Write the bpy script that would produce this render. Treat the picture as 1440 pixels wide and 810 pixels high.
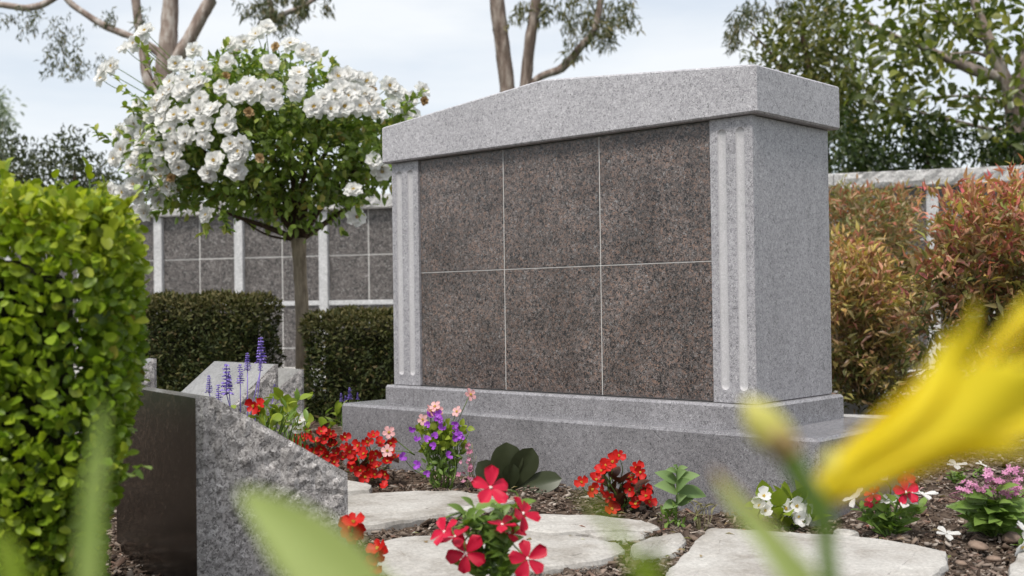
import bpy, math, random
import numpy as np
from mathutils import Vector, Matrix
random.seed(7); rng = np.random.default_rng(11)
scene = bpy.context.scene
for o in list(bpy.data.objects): bpy.data.objects.remove(o)
COL = scene.collection
R = math.radians

# ------------------------------------------------------------------ camera
S = 0.46 / 0.55                                   # metres per fitted unit
YAW, PITCH, ROLL, F = -0.7446, 0.0135, -0.0134, 1634.66
CAM = np.array([1.3872 * S, -2.6038 * S, 0.46])
fw = np.array([math.sin(YAW) * math.cos(PITCH), math.cos(YAW) * math.cos(PITCH), math.sin(PITCH)])
_r = np.array([math.cos(YAW), -math.sin(YAW), 0.0]); _u = np.cross(_r, fw)
rt = math.cos(ROLL) * _r + math.sin(ROLL) * _u
up = -math.sin(ROLL) * _r + math.cos(ROLL) * _u
cd = bpy.data.cameras.new('camera'); cam = bpy.data.objects.new('camera', cd); COL.objects.link(cam)
cam.matrix_world = Matrix([[rt[i], up[i], -fw[i], CAM[i]] for i in range(3)] + [[0, 0, 0, 1]])
cd.sensor_width = 36; cd.lens = F / 1440 * 36; cd.clip_start = 0.02; cd.clip_end = 2000
cd.dof.use_dof = True; cd.dof.focus_distance = 2.55; cd.dof.aperture_fstop = 6.0
scene.camera = cam
scene.render.resolution_x, scene.render.resolution_y = 1024, 576

def at(px, py, d):                                # pixel (1440x810) at a depth along the view axis
    return CAM + d * (fw + rt * (px - 720) / F - up * (py - 405) / F)
def on_z(px, py, z=0.0):                          # pixel on a horizontal plane
    k = fw + rt * (px - 720) / F - up * (py - 405) / F
    return CAM + k * ((z - CAM[2]) / k[2])
def depth(p): return float((np.asarray(p) - CAM) @ fw)

# ------------------------------------------------------------------ sky, sun, exposure
SUN_EL, SUN_AZ = R(59), math.atan2(-0.95, 0.30)   # direction towards the sun
sd = np.array([math.cos(SUN_EL) * math.cos(SUN_AZ), math.cos(SUN_EL) * math.sin(SUN_AZ), math.sin(SUN_EL)])
w = bpy.data.worlds.new('World'); scene.world = w; w.use_nodes = True
nt = w.node_tree; nt.nodes.clear(); N = nt.nodes.new; Lk = nt.links.new
out = N('ShaderNodeOutputWorld'); sky = N('ShaderNodeTexSky'); sky.sky_type = 'NISHITA'; sky.sun_disc = False
sky.sun_elevation = SUN_EL; sky.sun_rotation = math.pi / 2 - SUN_AZ; sky.air_density = 1.0; sky.dust_density = 1.5
b1 = N('ShaderNodeBackground'); b1.inputs[1].default_value = 0.08; Lk(sky.outputs[0], b1.inputs[0])
b2 = N('ShaderNodeBackground'); b2.inputs[0].default_value = (0.93, 0.965, 1.0, 1); b2.inputs[1].default_value = 0.54
tc = N('ShaderNodeTexCoord'); mp = N('ShaderNodeMapping'); mp.inputs['Scale'].default_value = (1.6, 1.6, 7)
nz = N('ShaderNodeTexNoise'); nz.inputs['Scale'].default_value = 1.7; nz.inputs['Detail'].default_value = 5; nz.inputs['Roughness'].default_value = 0.55
cr = N('ShaderNodeValToRGB'); cr.color_ramp.elements[0].position = 0.30; cr.color_ramp.elements[0].color = (0.56,) * 3 + (1,)
cr.color_ramp.elements[1].position = 0.66; cr.color_ramp.elements[1].color = (0.97,) * 3 + (1,)
mx = N('ShaderNodeMixShader')
Lk(tc.outputs['Generated'], mp.inputs[0]); Lk(mp.outputs[0], nz.inputs[0]); Lk(nz.outputs[0], cr.inputs[0]); Lk(cr.outputs[0], mx.inputs[0])
Lk(b1.outputs[0], mx.inputs[1]); Lk(b2.outputs[0], mx.inputs[2]); Lk(mx.outputs[0], out.inputs[0])
sl = bpy.data.lights.new('sun', 'SUN'); sl.energy = 2.1; sl.angle = R(14); sl.color = (1.0, 0.95, 0.87)
so = bpy.data.objects.new('sun', sl); COL.objects.link(so); so.rotation_euler = Vector(sd).to_track_quat('Z', 'Y').to_euler()
so.location = (0, 0, 6)
vs = scene.view_settings; vs.view_transform = 'Standard'; vs.look = 'None'; vs.exposure = 0.92; vs.gamma = 1.0
scene.render.engine = 'CYCLES'

# ------------------------------------------------------------------ materials
def mat_new(name):
    m = bpy.data.materials.new(name); m.use_nodes = True; t = m.node_tree; t.nodes.clear()
    o = t.nodes.new('ShaderNodeOutputMaterial'); b = t.nodes.new('ShaderNodeBsdfPrincipled'); t.links.new(b.outputs[0], o.inputs[0])
    return m, t, b, o
def ramp(t, stops, interp='LINEAR'):
    n = t.nodes.new('ShaderNodeValToRGB'); n.color_ramp.interpolation = interp; e = n.color_ramp.elements
    while len(e) < len(stops): e.new(0.5)
    for x, (p, c) in zip(e, stops): x.position = p; x.color = tuple(c) + (1,)
    return n
def g3(v): return (v, v, v)
def granite(name, stops, scale=260, rough=0.5, bump=0.25, blotch=0.18, bscale=4.0, offs=True, grain=900, streak=None):
    m, t, b, o = mat_new(name); N = t.nodes.new; L = t.links.new
    tc = N('ShaderNodeTexCoord'); v = tc.outputs['Object']
    if offs:
        oi = N('ShaderNodeObjectInfo'); ad = N('ShaderNodeVectorMath'); ad.operation = 'MULTIPLY_ADD'
        cb = N('ShaderNodeCombineXYZ'); L(oi.outputs['Random'], cb.inputs[0]); L(oi.outputs['Random'], cb.inputs[1])
        ad.inputs[1].default_value = (37, 53, 11); L(cb.outputs[0], ad.inputs[0]); L(v, ad.inputs[2]); v = ad.outputs[0]
    vo = N('ShaderNodeTexVoronoi'); vo.inputs['Scale'].default_value = scale; vo.inputs['Randomness'].default_value = 1
    nd = N('ShaderNodeTexNoise'); nd.inputs['Scale'].default_value = scale * 0.55; nd.inputs['Detail'].default_value = 3
    mv = N('ShaderNodeMix'); mv.data_type = 'RGBA'; mv.blend_type = 'LINEAR_LIGHT'; mv.inputs[0].default_value = 0.012
    L(v, mv.inputs[6]); L(nd.outputs['Color'], mv.inputs[7]); L(v, nd.inputs[0]); L(mv.outputs[2], vo.inputs[0])
    sp = N('ShaderNodeSeparateColor'); L(vo.outputs['Color'], sp.inputs[0])
    rp = ramp(t, stops, 'CONSTANT'); L(sp.outputs[0], rp.inputs[0])
    n2 = N('ShaderNodeTexNoise'); n2.inputs['Scale'].default_value = bscale; n2.inputs['Detail'].default_value = 6; n2.inputs['Roughness'].default_value = 0.6
    vv = v
    if streak:
        sm = N('ShaderNodeMapping'); sm.inputs['Scale'].default_value = streak; L(v, sm.inputs[0]); vv = sm.outputs[0]
    L(vv, n2.inputs[0])
    mr = N('ShaderNodeMapRange'); mr.inputs[1].default_value = 0.3; mr.inputs[2].default_value = 0.7; mr.inputs[3].default_value = 1 - blotch; mr.inputs[4].default_value = 1 + blotch
    L(n2.outputs[0], mr.inputs[0])
    n3 = N('ShaderNodeTexNoise'); n3.inputs['Scale'].default_value = grain; n3.inputs['Detail'].default_value = 1; L(v, n3.inputs[0])
    m3 = N('ShaderNodeMapRange'); m3.inputs[1].default_value = 0.3; m3.inputs[2].default_value = 0.7; m3.inputs[3].default_value = 0.82; m3.inputs[4].default_value = 1.18; L(n3.outputs[0], m3.inputs[0])
    mm = N('ShaderNodeMath'); mm.operation = 'MULTIPLY'; L(mr.outputs[0], mm.inputs[0]); L(m3.outputs[0], mm.inputs[1])
    mu = N('ShaderNodeMix'); mu.data_type = 'RGBA'; mu.blend_type = 'MULTIPLY'; mu.inputs[0].default_value = 1; L(rp.outputs[0], mu.inputs[6]); L(mm.outputs[0], mu.inputs[7])
    L(mu.outputs[2], b.inputs['Base Color']); b.inputs['Roughness'].default_value = rough
    b.inputs['Specular IOR Level'].default_value = 0.4
    bu = N('ShaderNodeBump'); bu.inputs['Strength'].default_value = bump; bu.inputs['Distance'].default_value = 0.0015
    L(n3.outputs[0], bu.inputs['Height']); L(bu.outputs[0], b.inputs['Normal'])
    return m
def leaf_mat(name, rough=0.42, trans=0.3, tint=(1.1, 1.25, 0.6), spec=0.4, attr=True, color=None):
    m, t, b, o = mat_new(name); N = t.nodes.new; L = t.links.new
    if attr:
        a = N('ShaderNodeAttribute'); a.attribute_name = 'Col'; c = a.outputs['Color']
    else:
        oi = N('ShaderNodeObjectInfo'); nz = N('ShaderNodeTexNoise'); tc = N('ShaderNodeTexCoord'); nz.inputs['Scale'].default_value = 60
        L(tc.outputs['Object'], nz.inputs[0])
        ad = N('ShaderNodeMath'); ad.operation = 'ADD'; L(oi.outputs['Random'], ad.inputs[0]); L(nz.outputs[0], ad.inputs[1])
        hf = N('ShaderNodeMath'); hf.operation = 'MULTIPLY'; hf.inputs[1].default_value = 0.5; L(ad.outputs[0], hf.inputs[0])
        rp = ramp(t, [(0.15, color[0]), (0.85, color[1])]); L(hf.outputs[0], rp.inputs[0]); c = rp.outputs[0]
    L(c, b.inputs['Base Color']); b.inputs['Roughness'].default_value = rough; b.inputs['Specular IOR Level'].default_value = spec
    if trans > 0:
        tr = N('ShaderNodeBsdfTranslucent'); mu = N('ShaderNodeMix'); mu.data_type = 'RGBA'; mu.blend_type = 'MULTIPLY'; mu.inputs[0].default_value = 1
        L(c, mu.inputs[6]); mu.inputs[7].default_value = tint + (1,); L(mu.outputs[2], tr.inputs[0])
        ms = N('ShaderNodeMixShader'); ms.inputs[0].default_value = trans; L(b.outputs[0], ms.inputs[1]); L(tr.outputs[0], ms.inputs[2]); L(ms.outputs[0], o.inputs[0])
    return m
def noise_mat(name, c1, c2, scale=20, rough=0.8, bump=0.4, bdist=0.004, detail=8, spec=0.3, vec_scale=None, c3=None):
    m, t, b, o = mat_new(name); N = t.nodes.new; L = t.links.new
    tc = N('ShaderNodeTexCoord'); v = tc.outputs['Object']
    if vec_scale: mp = N('ShaderNodeMapping'); mp.inputs['Scale'].default_value = vec_scale; L(v, mp.inputs[0]); v = mp.outputs[0]
    n = N('ShaderNodeTexNoise'); n.inputs['Scale'].default_value = scale; n.inputs['Detail'].default_value = detail; n.inputs['Roughness'].default_value = 0.65; L(v, n.inputs[0])
    st = [(0.32, c1), (0.68, c2)]
    if c3: st = [(0.3, c1), (0.5, c2), (0.68, c3)]
    rp = ramp(t, st); L(n.outputs[0], rp.inputs[0]); L(rp.outputs[0], b.inputs['Base Color'])
    b.inputs['Roughness'].default_value = rough; b.inputs['Specular IOR Level'].default_value = spec
    bu = N('ShaderNodeBump'); bu.inputs['Strength'].default_value = bump; bu.inputs['Distance'].default_value = bdist; L(n.outputs[0], bu.inputs['Height']); L(bu.outputs[0], b.inputs['Normal'])
    return m
M = {}
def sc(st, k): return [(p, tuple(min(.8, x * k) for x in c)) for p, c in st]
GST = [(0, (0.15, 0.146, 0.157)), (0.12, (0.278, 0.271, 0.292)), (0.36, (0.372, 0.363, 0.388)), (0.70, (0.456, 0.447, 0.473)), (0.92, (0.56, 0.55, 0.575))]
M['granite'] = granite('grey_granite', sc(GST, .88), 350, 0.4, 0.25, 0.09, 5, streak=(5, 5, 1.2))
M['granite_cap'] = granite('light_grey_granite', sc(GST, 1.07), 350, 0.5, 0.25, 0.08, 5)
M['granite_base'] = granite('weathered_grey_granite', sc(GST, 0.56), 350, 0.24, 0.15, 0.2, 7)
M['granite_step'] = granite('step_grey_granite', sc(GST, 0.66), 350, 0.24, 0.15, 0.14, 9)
M['flute'] = granite('sanded_granite', [(0, (0.40, 0.395, 0.41)), (0.3, (0.45, 0.442, 0.458)), (0.75, (0.50, 0.492, 0.508))], 400, 0.75, 0.25, 0.05, 5)
M['panel'] = granite('brown_granite', [(0, (0.02, 0.0195, 0.021)), (0.26, (0.068, 0.063, 0.063)), (0.46, (0.125, 0.100, 0.092)), (0.68, (0.162, 0.138, 0.132)), (0.82, (0.215, 0.143, 0.115)), (0.95, (0.225, 0.215, 0.215))], 290, 0.26, 0.05, 0.34, 8)
M['wallpanel'] = granite('wall_brown_granite', [(0, (0.03, 0.028, 0.028)), (0.26, (0.07, 0.062, 0.06)), (0.5, (0.105, 0.093, 0.09)), (0.74, (0.14, 0.126, 0.122)), (0.93, (0.20, 0.19, 0.187))], 130, 0.4, 0.05, 0.15, 7)
M['wallstone'] = granite('pale_granite', [(0, (0.33, 0.33, 0.34)), (0.2, (0.40, 0.40, 0.41)), (0.6, (0.46, 0.46, 0.47)), (0.9, (0.52, 0.52, 0.52))], 150, 0.65, 0.4, 0.10, 9)
M['coping'] = granite('rock_faced_coping', [(0, (0.29, 0.285, 0.285)), (0.25, (0.37, 0.36, 0.36)), (0.65, (0.44, 0.435, 0.43)), (0.92, (0.50, 0.50, 0.49))], 120, 0.8, 0.6, 0.18, 14, streak=(1, 1, 4))
M['rough'] = granite('rock_pitch_granite', [(0, (0.13, 0.12, 0.118)), (0.16, (0.24, 0.225, 0.22)), (0.45, (0.36, 0.34, 0.333)), (0.75, (0.46, 0.435, 0.425)), (0.93, (0.58, 0.555, 0.545))], 250, 0.8, 0.4, 0.17, 60)
M['polish'] = granite('polished_brown_granite', [(0, (0.004, 0.0035, 0.003)), (0.45, (0.010, 0.008, 0.007)), (0.72, (0.03, 0.021, 0.016)), (0.93, (0.07, 0.05, 0.038))], 300, 0.2, 0.0, 0.35, 14, streak=(1, 1, .4))
M['polish_grey'] = granite('polished_grey_granite', [(0, (0.17, 0.165, 0.162)), (0.2, (0.21, 0.205, 0.20)), (0.6, (0.25, 0.245, 0.24))], 260, 0.12, 0.0, 0.2, 8)
M['grout'] = noise_mat('pale_joint', (0.46, 0.45, 0.44), (0.62, 0.61, 0.6), 60, 0.9, 0.2, 0.001)
M['soil'] = noise_mat('soil', (0.022, 0.015, 0.011), (0.085, 0.06, 0.044), 38, 0.95, 0.9, 0.012, 12, 0.15, c3=(0.15, 0.115, 0.09))
M['lawn'] = noise_mat('lawn', (0.03, 0.05, 0.015), (0.07, 0.10, 0.03), 12, 0.9, 0.6, 0.02)
M['flag'] = noise_mat('pale_quartzite', (0.25, 0.225, 0.195), (0.42, 0.40, 0.375), 7, 0.85, 0.8, 0.006, 15, 0.25, (1, 1, 1), (0.50, 0.485, 0.46))
_t = M['flag'].node_tree; _b = [x for x in _t.nodes if x.type == 'BSDF_PRINCIPLED'][0]; _src = _b.inputs['Base Color'].links[0].from_socket
_tc = _t.nodes.new('ShaderNodeTexCoord'); _n = _t.nodes.new('ShaderNodeTexNoise'); _n.inputs['Scale'].default_value = 130; _n.inputs['Detail'].default_value = 6; _n.inputs['Roughness'].default_value = .8; _t.links.new(_tc.outputs['Object'], _n.inputs[0])
_r = ramp(_t, [(0.3, g3(0.62)), (0.6, g3(1.08))]); _t.links.new(_n.outputs[0], _r.inputs[0])
_m = _t.nodes.new('ShaderNodeMix'); _m.data_type = 'RGBA'; _m.blend_type = 'MULTIPLY'; _m.inputs[0].default_value = 1; _t.links.new(_src, _m.inputs[6]); _t.links.new(_r.outputs[0], _m.inputs[7]); _t.links.new(_m.outputs[2], _b.inputs['Base Color'])
M['concrete'] = noise_mat('concrete', (0.42, 0.41, 0.39), (0.58, 0.57, 0.55), 6, 0.9, 0.3, 0.003, 12)
M['bark'] = noise_mat('rose_bark', (0.13, 0.10, 0.07), (0.34, 0.28, 0.20), 55, 0.9, 0.7, 0.004, 8, vec_scale=(1, 1, 0.25))
M['eucbark'] = noise_mat('eucalyptus_bark', (0.13, 0.09, 0.075), (0.27, 0.21, 0.18), 11, 0.85, 0.8, 0.03, 6, vec_scale=(1, 1, 0.4), c3=(0.50, 0.45, 0.42))
M['palebark'] = noise_mat('peeling_bark', (0.07, 0.048, 0.038), (0.20, 0.15, 0.125), 14, 0.9, 1.0, 0.05, 8, vec_scale=(1, 1, 0.25), c3=(0.42, 0.36, 0.32))
M['twig'] = noise_mat('twig', (0.035, 0.022, 0.015), (0.10, 0.065, 0.04), 70, 0.9, 0.5, 0.003)
M['core'] = noise_mat('twig_toned_block', (0.012, 0.012, 0.007), (0.035, 0.034, 0.018), 60, 0.95, 0.8, 0.01)  # twig-toned colour for the light-blocking block inside the hedges
M['leaf'] = leaf_mat('leaf')
M['leafgloss'] = leaf_mat('glossy_leaf', 0.36, 0.36)
M['leafmatte'] = leaf_mat('matte_leaf', 0.6, 0.22, spec=0.2)
M['petal'] = leaf_mat('petal', 0.6, 0.28, (1, 1, 1), 0.2)
M['chip'] = leaf_mat('bark_chip', 0.9, 0.0, spec=0.15)
def flat(name, c, trans=0.25, tint=(1, 1, 1), rough=0.5, c2=None):
    c2 = c2 or tuple(min(1, x * 1.25) for x in c); M[name] = leaf_mat(name, rough, trans, tint, 0.3, False, (c, c2))
flat('white_petal', (0.86, 0.855, 0.84), 0.45, rough=0.6, c2=(0.90, 0.895, 0.88)); flat('spent_petal', (0.33, 0.19, 0.07), 0.2, c2=(0.6, 0.45, 0.25))
flat('stamen', (0.42, 0.27, 0.03), 0.0, c2=(0.62, 0.45, 0.08)); flat('red_petal', (0.48, 0.008, 0.008), 0.25, c2=(0.62, 0.02, 0.015))
flat('crimson_petal', (0.46, 0.004, 0.03), 0.25, c2=(0.62, 0.012, 0.055)); flat('pink_petal', (0.72, 0.36, 0.37), 0.3, c2=(0.8, 0.5, 0.5))
flat('purple_petal', (0.30, 0.05, 0.50), 0.25, c2=(0.42, 0.11, 0.64)); flat('salvia_petal', (0.16, 0.11, 0.45), 0.2, c2=(0.30, 0.22, 0.62))
flat('pentas_petal', (0.50, 0.16, 0.33), 0.25, c2=(0.66, 0.33, 0.5)); flat('yellow_petal', (0.84, 0.66, 0.012), 0.42, c2=(0.90, 0.78, 0.06))
flat('stem_green', (0.10, 0.17, 0.03), 0.15, (1, 1.2, .6), c2=(0.17, 0.26, 0.06)); flat('bronze_leaf', (0.05, 0.018, 0.012), 0.2, c2=(0.13, 0.05, 0.025), rough=0.35)
flat('vinca_leaf', (0.10, 0.18, 0.03), 0.3, (1.2, 1.3, .5), 0.42, (0.21, 0.31, 0.075)); flat('orchid_leaf', (0.024, 0.032, 0.014), 0.08, (1, 1.1, .5), 0.35, (0.05, 0.06, 0.03))
flat('salvia_leaf', (0.13, 0.21, 0.07), 0.25, (1.1, 1.2, .6), 0.6, (0.21, 0.30, 0.12)); flat('lime_leaf', (0.16, 0.24, 0.02), 0.3, (1.1, 1.2, .5), 0.4, (0.30, 0.36, 0.05))
flat('blade_leaf', (0.24, 0.34, 0.09), 0.35, (1.2, 1.2, .6), 0.45, (0.48, 0.55, 0.22)); flat('pink_tip', (0.42, 0.25, 0.13), 0.35, (1, 1, 1), 0.5, (0.50, 0.38, 0.18))
flat('bud_yellow', (0.42, 0.42, 0.05), 0.3, (1, 1, 1), 0.5, (0.72, 0.66, 0.22)); flat('dry_leaf', (0.20, 0.18, 0.08), 0.2, (1, 1, 1), 0.8, (0.33, 0.31, 0.17))
flat('eye_white', (0.8, 0.74, 0.70), 0.0); flat('box_leaf', (0.14, 0.23, 0.014), 0.4, (1.15, 1.2, .5), 0.4, (0.34, 0.43, 0.034))
flat('mauve_petal', (0.42, 0.13, 0.22), 0.25, c2=(0.6, 0.3, 0.42))

# ------------------------------------------------------------------ object helpers
def link(o, parent=None):
    COL.objects.link(o)
    if parent is not None: o.parent = parent
    return o
def tag(o, label=None, cat=None, group=None, kind=None):
    for k, v in (('label', label), ('category', cat), ('group', group), ('kind', kind)):
        if v: o[k] = v
    return o
def empty(name, loc, label, cat, group=None, rz=0):
    o = bpy.data.objects.new(name, None); o.empty_display_size = 0.05; o.location = Vector(loc); o.rotation_euler = (0, 0, rz); link(o)
    return tag(o, label, cat, group)
def mk(name, V, Fc, mats, smooth=False, mi=None):
    me = bpy.data.meshes.new(name); me.from_pydata([tuple(map(float, v)) for v in V], [], [tuple(int(i) for i in f) for f in Fc])
    for m in (mats if isinstance(mats, (list, tuple)) else [mats]): me.materials.append(M[m] if isinstance(m, str) else m)
    if mi is not None: me.polygons.foreach_set('material_index', mi)
    if smooth: me.polygons.foreach_set('use_smooth', [True] * len(me.polygons))
    me.update(); return me
def ob(name, me, parent=None, loc=None, mw=None):
    o = bpy.data.objects.new(name, me); link(o, parent)
    if loc is not None: o.location = Vector(loc)
    if mw is not None: o.matrix_basis = mw
    return o
def local(parent, p): return np.asarray(p, float) - np.array(parent.location)
def trimesh(name, V, T, cols, mat):               # V (n,3), T (m,3), cols per vertex
    me = bpy.data.meshes.new(name); n, m = len(V), len(T)
    me.vertices.add(n); me.vertices.foreach_set('co', np.ascontiguousarray(V, dtype=np.float32).ravel())
    me.loops.add(m * 3); me.loops.foreach_set('vertex_index', np.ascontiguousarray(T, dtype=np.int32).ravel())
    me.polygons.add(m); me.polygons.foreach_set('loop_start', np.arange(0, m * 3, 3, dtype=np.int32))
    me.update(calc_edges=True)
    if cols is not None:
        a = me.color_attributes.new('Col', 'FLOAT_COLOR', 'POINT')
        a.data.foreach_set('color', np.concatenate([cols, np.ones((n, 1))], 1).astype(np.float32).ravel())
    me.materials.append(M[mat]); me.validate(); return me
def norm(a): return a / np.maximum(np.linalg.norm(a, axis=-1, keepdims=True), 1e-9)
LT = {}
# templates: (along, across, lift) and triangles
LT['full'] = (np.array([(0, 0, 0), (.28, .42, .10), (.66, .40, .08), (1, 0, -.10), (.66, -.40, .08), (.28, -.42, .10), (.33, 0, 0), (.68, 0, -.03)]),
              np.array([(0, 6, 1), (1, 6, 7), (1, 7, 2), (2, 7, 3), (0, 5, 6), (5, 7, 6), (5, 4, 7), (4, 3, 7)]))
LT['lance'] = (np.array([(0, 0, 0), (.4, .5, .10), (1, 0, -.12), (.4, -.5, .10), (.45, 0, 0)]), np.array([(0, 4, 1), (1, 4, 2), (0, 3, 4), (3, 2, 4)]))
LT['round'] = (np.array([(0, 0, 0), (.2, .34, .06), (.55, .5, .12), (.88, .3, .05), (1, 0, -.02), (.88, -.3, .05), (.55, -.5, .12), (.2, -.34, .06), (.5, 0, 0)]),
               np.array([(0, 8, 1), (1, 8, 2), (2, 8, 3), (3, 8, 4), (4, 8, 5), (5, 8, 6), (6, 8, 7), (7, 8, 0)]))
def leaves(P, D, Nn, L, W, cols, kind='lance'):
    T, tri = LT[kind]; P = np.asarray(P); D = norm(D); B = norm(np.cross(Nn, D)); U = np.cross(D, B); n = len(P); k = len(T)
    V = P[:, None] + D[:, None] * (T[None, :, 0:1] * L[:, None, None]) + B[:, None] * (T[None, :, 1:2] * W[:, None, None]) + U[:, None] * (T[None, :, 2:3] * L[:, None, None])
    Tr = tri[None] + (np.arange(n) * k)[:, None, None]
    C = np.repeat(cols[:, None], k, 1)
    return V.reshape(-1, 3), Tr.reshape(-1, 3), C.reshape(-1, 3)
def mixcol(n, pal, wts=None, jit=0.12):
    pal = np.array(pal); i = rng.choice(len(pal), n, p=wts); j = rng.choice(len(pal), n, p=wts); t = rng.random((n, 1)) * 0.5
    return np.clip((pal[i] * (1 - t) + pal[j] * t) * (1 + rng.normal(0, jit, (n, 1))), 0.004, 1)
def tube(pts, rad, n=8, caps=True, wob=0.0):
    pts = [np.asarray(p, float) for p in pts]; V = []; Fc = []
    for i, p in enumerate(pts):
        d = pts[min(i + 1, len(pts) - 1)] - pts[max(i - 1, 0)]; d /= max(np.linalg.norm(d), 1e-9)
        a = np.cross(d, (0, 0, 1.0) if abs(d[2]) < 0.9 else (1.0, 0, 0)); a /= np.linalg.norm(a); b = np.cross(d, a)
        for k in range(n):
            q = 2 * math.pi * k / n; r = rad[i] * (1 + (random.uniform(-wob, wob) if wob else 0)); V.append(p + r * (math.cos(q) * a + math.sin(q) * b))
    for i in range(len(pts) - 1):
        for k in range(n): Fc.append((i * n + k, i * n + (k + 1) % n, (i + 1) * n + (k + 1) % n, (i + 1) * n + k))
    if caps: Fc.append(tuple(range(n))[::-1]); Fc.append(tuple(range((len(pts) - 1) * n, len(pts) * n)))
    return V, Fc
def spline(pts, k=6):                             # Catmull-Rom
    P = [np.asarray(p, float) for p in pts]; P = [2 * P[0] - P[1]] + P + [2 * P[-1] - P[-2]]; o = []
    for i in range(1, len(P) - 2):
        for j in range(k):
            t = j / k; a, b, c, d = P[i - 1:i + 3]
            o.append(0.5 * (2 * b + (c - a) * t + (2 * a - 5 * b + 4 * c - d) * t * t + (3 * b - a - 3 * c + d) * t ** 3))
    o.append(P[-2]); return o
def tube_ob(name, pts, rads, mat, parent, n=8, k=5, wob=0.0):
    P = spline([local(parent, p) for p in pts], k); r = np.interp(np.linspace(0, 1, len(P)), np.linspace(0, 1, len(rads)), rads)
    V, Fc = tube(P, r, n, wob=wob); return ob(name, mk(name, V, Fc, mat, True), parent)
def join(parts):
    V = []; Fc = []; mi = []
    for p in parts:
        n = len(V); V += list(p[0]); Fc += [tuple(i + n for i in f) for f in p[1]]; mi += [p[2] if len(p) > 2 else 0] * len(p[1])
    return V, Fc, mi
def petal(L, W, tilt=20, curl=0, cup=0.2, nu=5, nv=4, prof='petal', az=0.0, fold=0.0, ruf=0.0, base=0.0, notch=0.0):
    V = []; Fc = []; x = base; z = 0.0; prev = 0
    ph = random.random() * 6
    for i in range(nu + 1):
        u = i / nu; th = R(tilt + curl * u)
        if i: x += math.cos(th) * L / nu; z += math.sin(th) * L / nu
        if prof == 'petal': h = W / 2 * (u ** 0.6) * max(0.0, 1 - u ** 5) ** 0.5
        elif prof == 'ovate': h = W / 2 * (math.sin(math.pi * min(1, u) ** 0.75)) ** 0.8
        elif prof == 'obovate': h = W / 2 * (0.25 + .75 * min(1, u * 1.6)) * max(0.0, 1 - max(0, (u - .55) / .45) ** 2.4) ** .5
        elif prof == 'lance': h = W / 2 * math.sin(math.pi * u ** 0.8) ** 0.9
        elif prof == 'strap': h = W / 2 * min(1, (1 - u) * 4) ** 0.7
        else: h = W / 2
        h = max(h, W * 0.02)
        for j in range(nv + 1):
            v = -1 + 2 * j / nv
            dz = cup * v * v * h + fold * abs(v) * h + ruf * L * math.sin(ph + 5 * v + 3 * u) * u
            dx = -notch * L * (1 - abs(v)) * (u > 0.99)
            V.append((x + dx - dz * math.sin(th) * 0.6, v * h, z + dz * math.cos(th)))
    for i in range(nu):
        for j in range(nv): a = i * (nv + 1) + j; Fc.append((a, a + nv + 1, a + nv + 2, a + 1))
    c, s = math.cos(az), math.sin(az)
    return [(c * p[0] - s * p[1], s * p[0] + c * p[1], p[2]) for p in V], Fc
def basis(z, hint=None, rollang=None):
    z = Vector(z).normalized(); h = Vector(hint) if hint is not None else Vector((random.uniform(-1, 1), random.uniform(-1, 1), random.uniform(-1, 1)))
    x = h - z * h.dot(z)
    if x.length < 1e-4: x = Vector((1, 0, 0)).cross(z)
    x.normalize(); y = z.cross(x); return Matrix((x, y, z)).transposed().to_4x4()
def mtx(p, z, hint=None, s=1.0): return Matrix.Translation(Vector(p)) @ basis(z, hint) @ Matrix.Scale(s, 4)
def sphere_bits(n, r, spread, zc):                # little ball cluster for stamens
    parts = []
    for k in range(n):
        a = k * 2.4; q = spread * math.sqrt((k + .5) / n); c = np.array((q * math.cos(a), q * math.sin(a), zc + 0.2 * random.random() * r))
        V = [c + r * np.array(d) for d in ((1, 0, 0), (-1, 0, 0), (0, 1, 0), (0, -1, 0), (0, 0, 1.3), (0, 0, -1))]
        parts.append((V, [(0, 2, 4), (2, 1, 4), (1, 3, 4), (3, 0, 4), (2, 0, 5), (1, 2, 5), (3, 1, 5), (0, 3, 5)]))
    V, Fc, _ = join(parts); return V, Fc
def cushion(V3, lo, hi):
    return V3
def bevel_box(lo, hi, b=0.004):
    x0, y0, z0 = lo; x1, y1, z1 = hi; V = []
    for sx in (0, 1):
        for sy in (0, 1):
            for sz in (0, 1):
                c = ((x0, x1)[sx], (y0, y1)[sy], (z0, z1)[sz]); d = (1 - 2 * sx, 1 - 2 * sy, 1 - 2 * sz)
                for ax in range(3): V.append(tuple(c[i] + (0 if i == ax else d[i] * b) for i in range(3)))
    def ix(sx, sy, sz, ax): return (sx * 4 + sy * 2 + sz) * 3 + ax
    Fc = []
    for ax in range(3):                           # big faces: vertices that keep coordinate ax
        o1, o2 = (ax + 1) % 3, (ax + 2) % 3
        for s in (0, 1):
            q = []
            for a, c in ((0, 0), (1, 0), (1, 1), (0, 1)):
                t = [0, 0, 0]; t[ax] = s; t[o1] = a; t[o2] = c; q.append(ix(*t, ax))
            Fc.append(tuple(q if s else q[::-1]))
    for ax in range(3):                           # edge strips along axis ax
        o1, o2 = (ax + 1) % 3, (ax + 2) % 3
        for a in (0, 1):
            for c in (0, 1):
                t0 = [0, 0, 0]; t0[o1] = a; t0[o2] = c; t1 = list(t0); t1[ax] = 1
                Fc.append((ix(*t0, o1), ix(*t1, o1), ix(*t1, o2), ix(*t0, o2)))
    for sx in (0, 1):
        for sy in (0, 1):
            for sz in (0, 1): Fc.append((ix(sx, sy, sz, 0), ix(sx, sy, sz, 1), ix(sx, sy, sz, 2)))
    return V, Fc
def fixn(me):
    import bmesh
    bm = bmesh.new(); bm.from_mesh(me); bmesh.ops.recalc_face_normals(bm, faces=bm.faces); bm.to_mesh(me); bm.free(); return me
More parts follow.
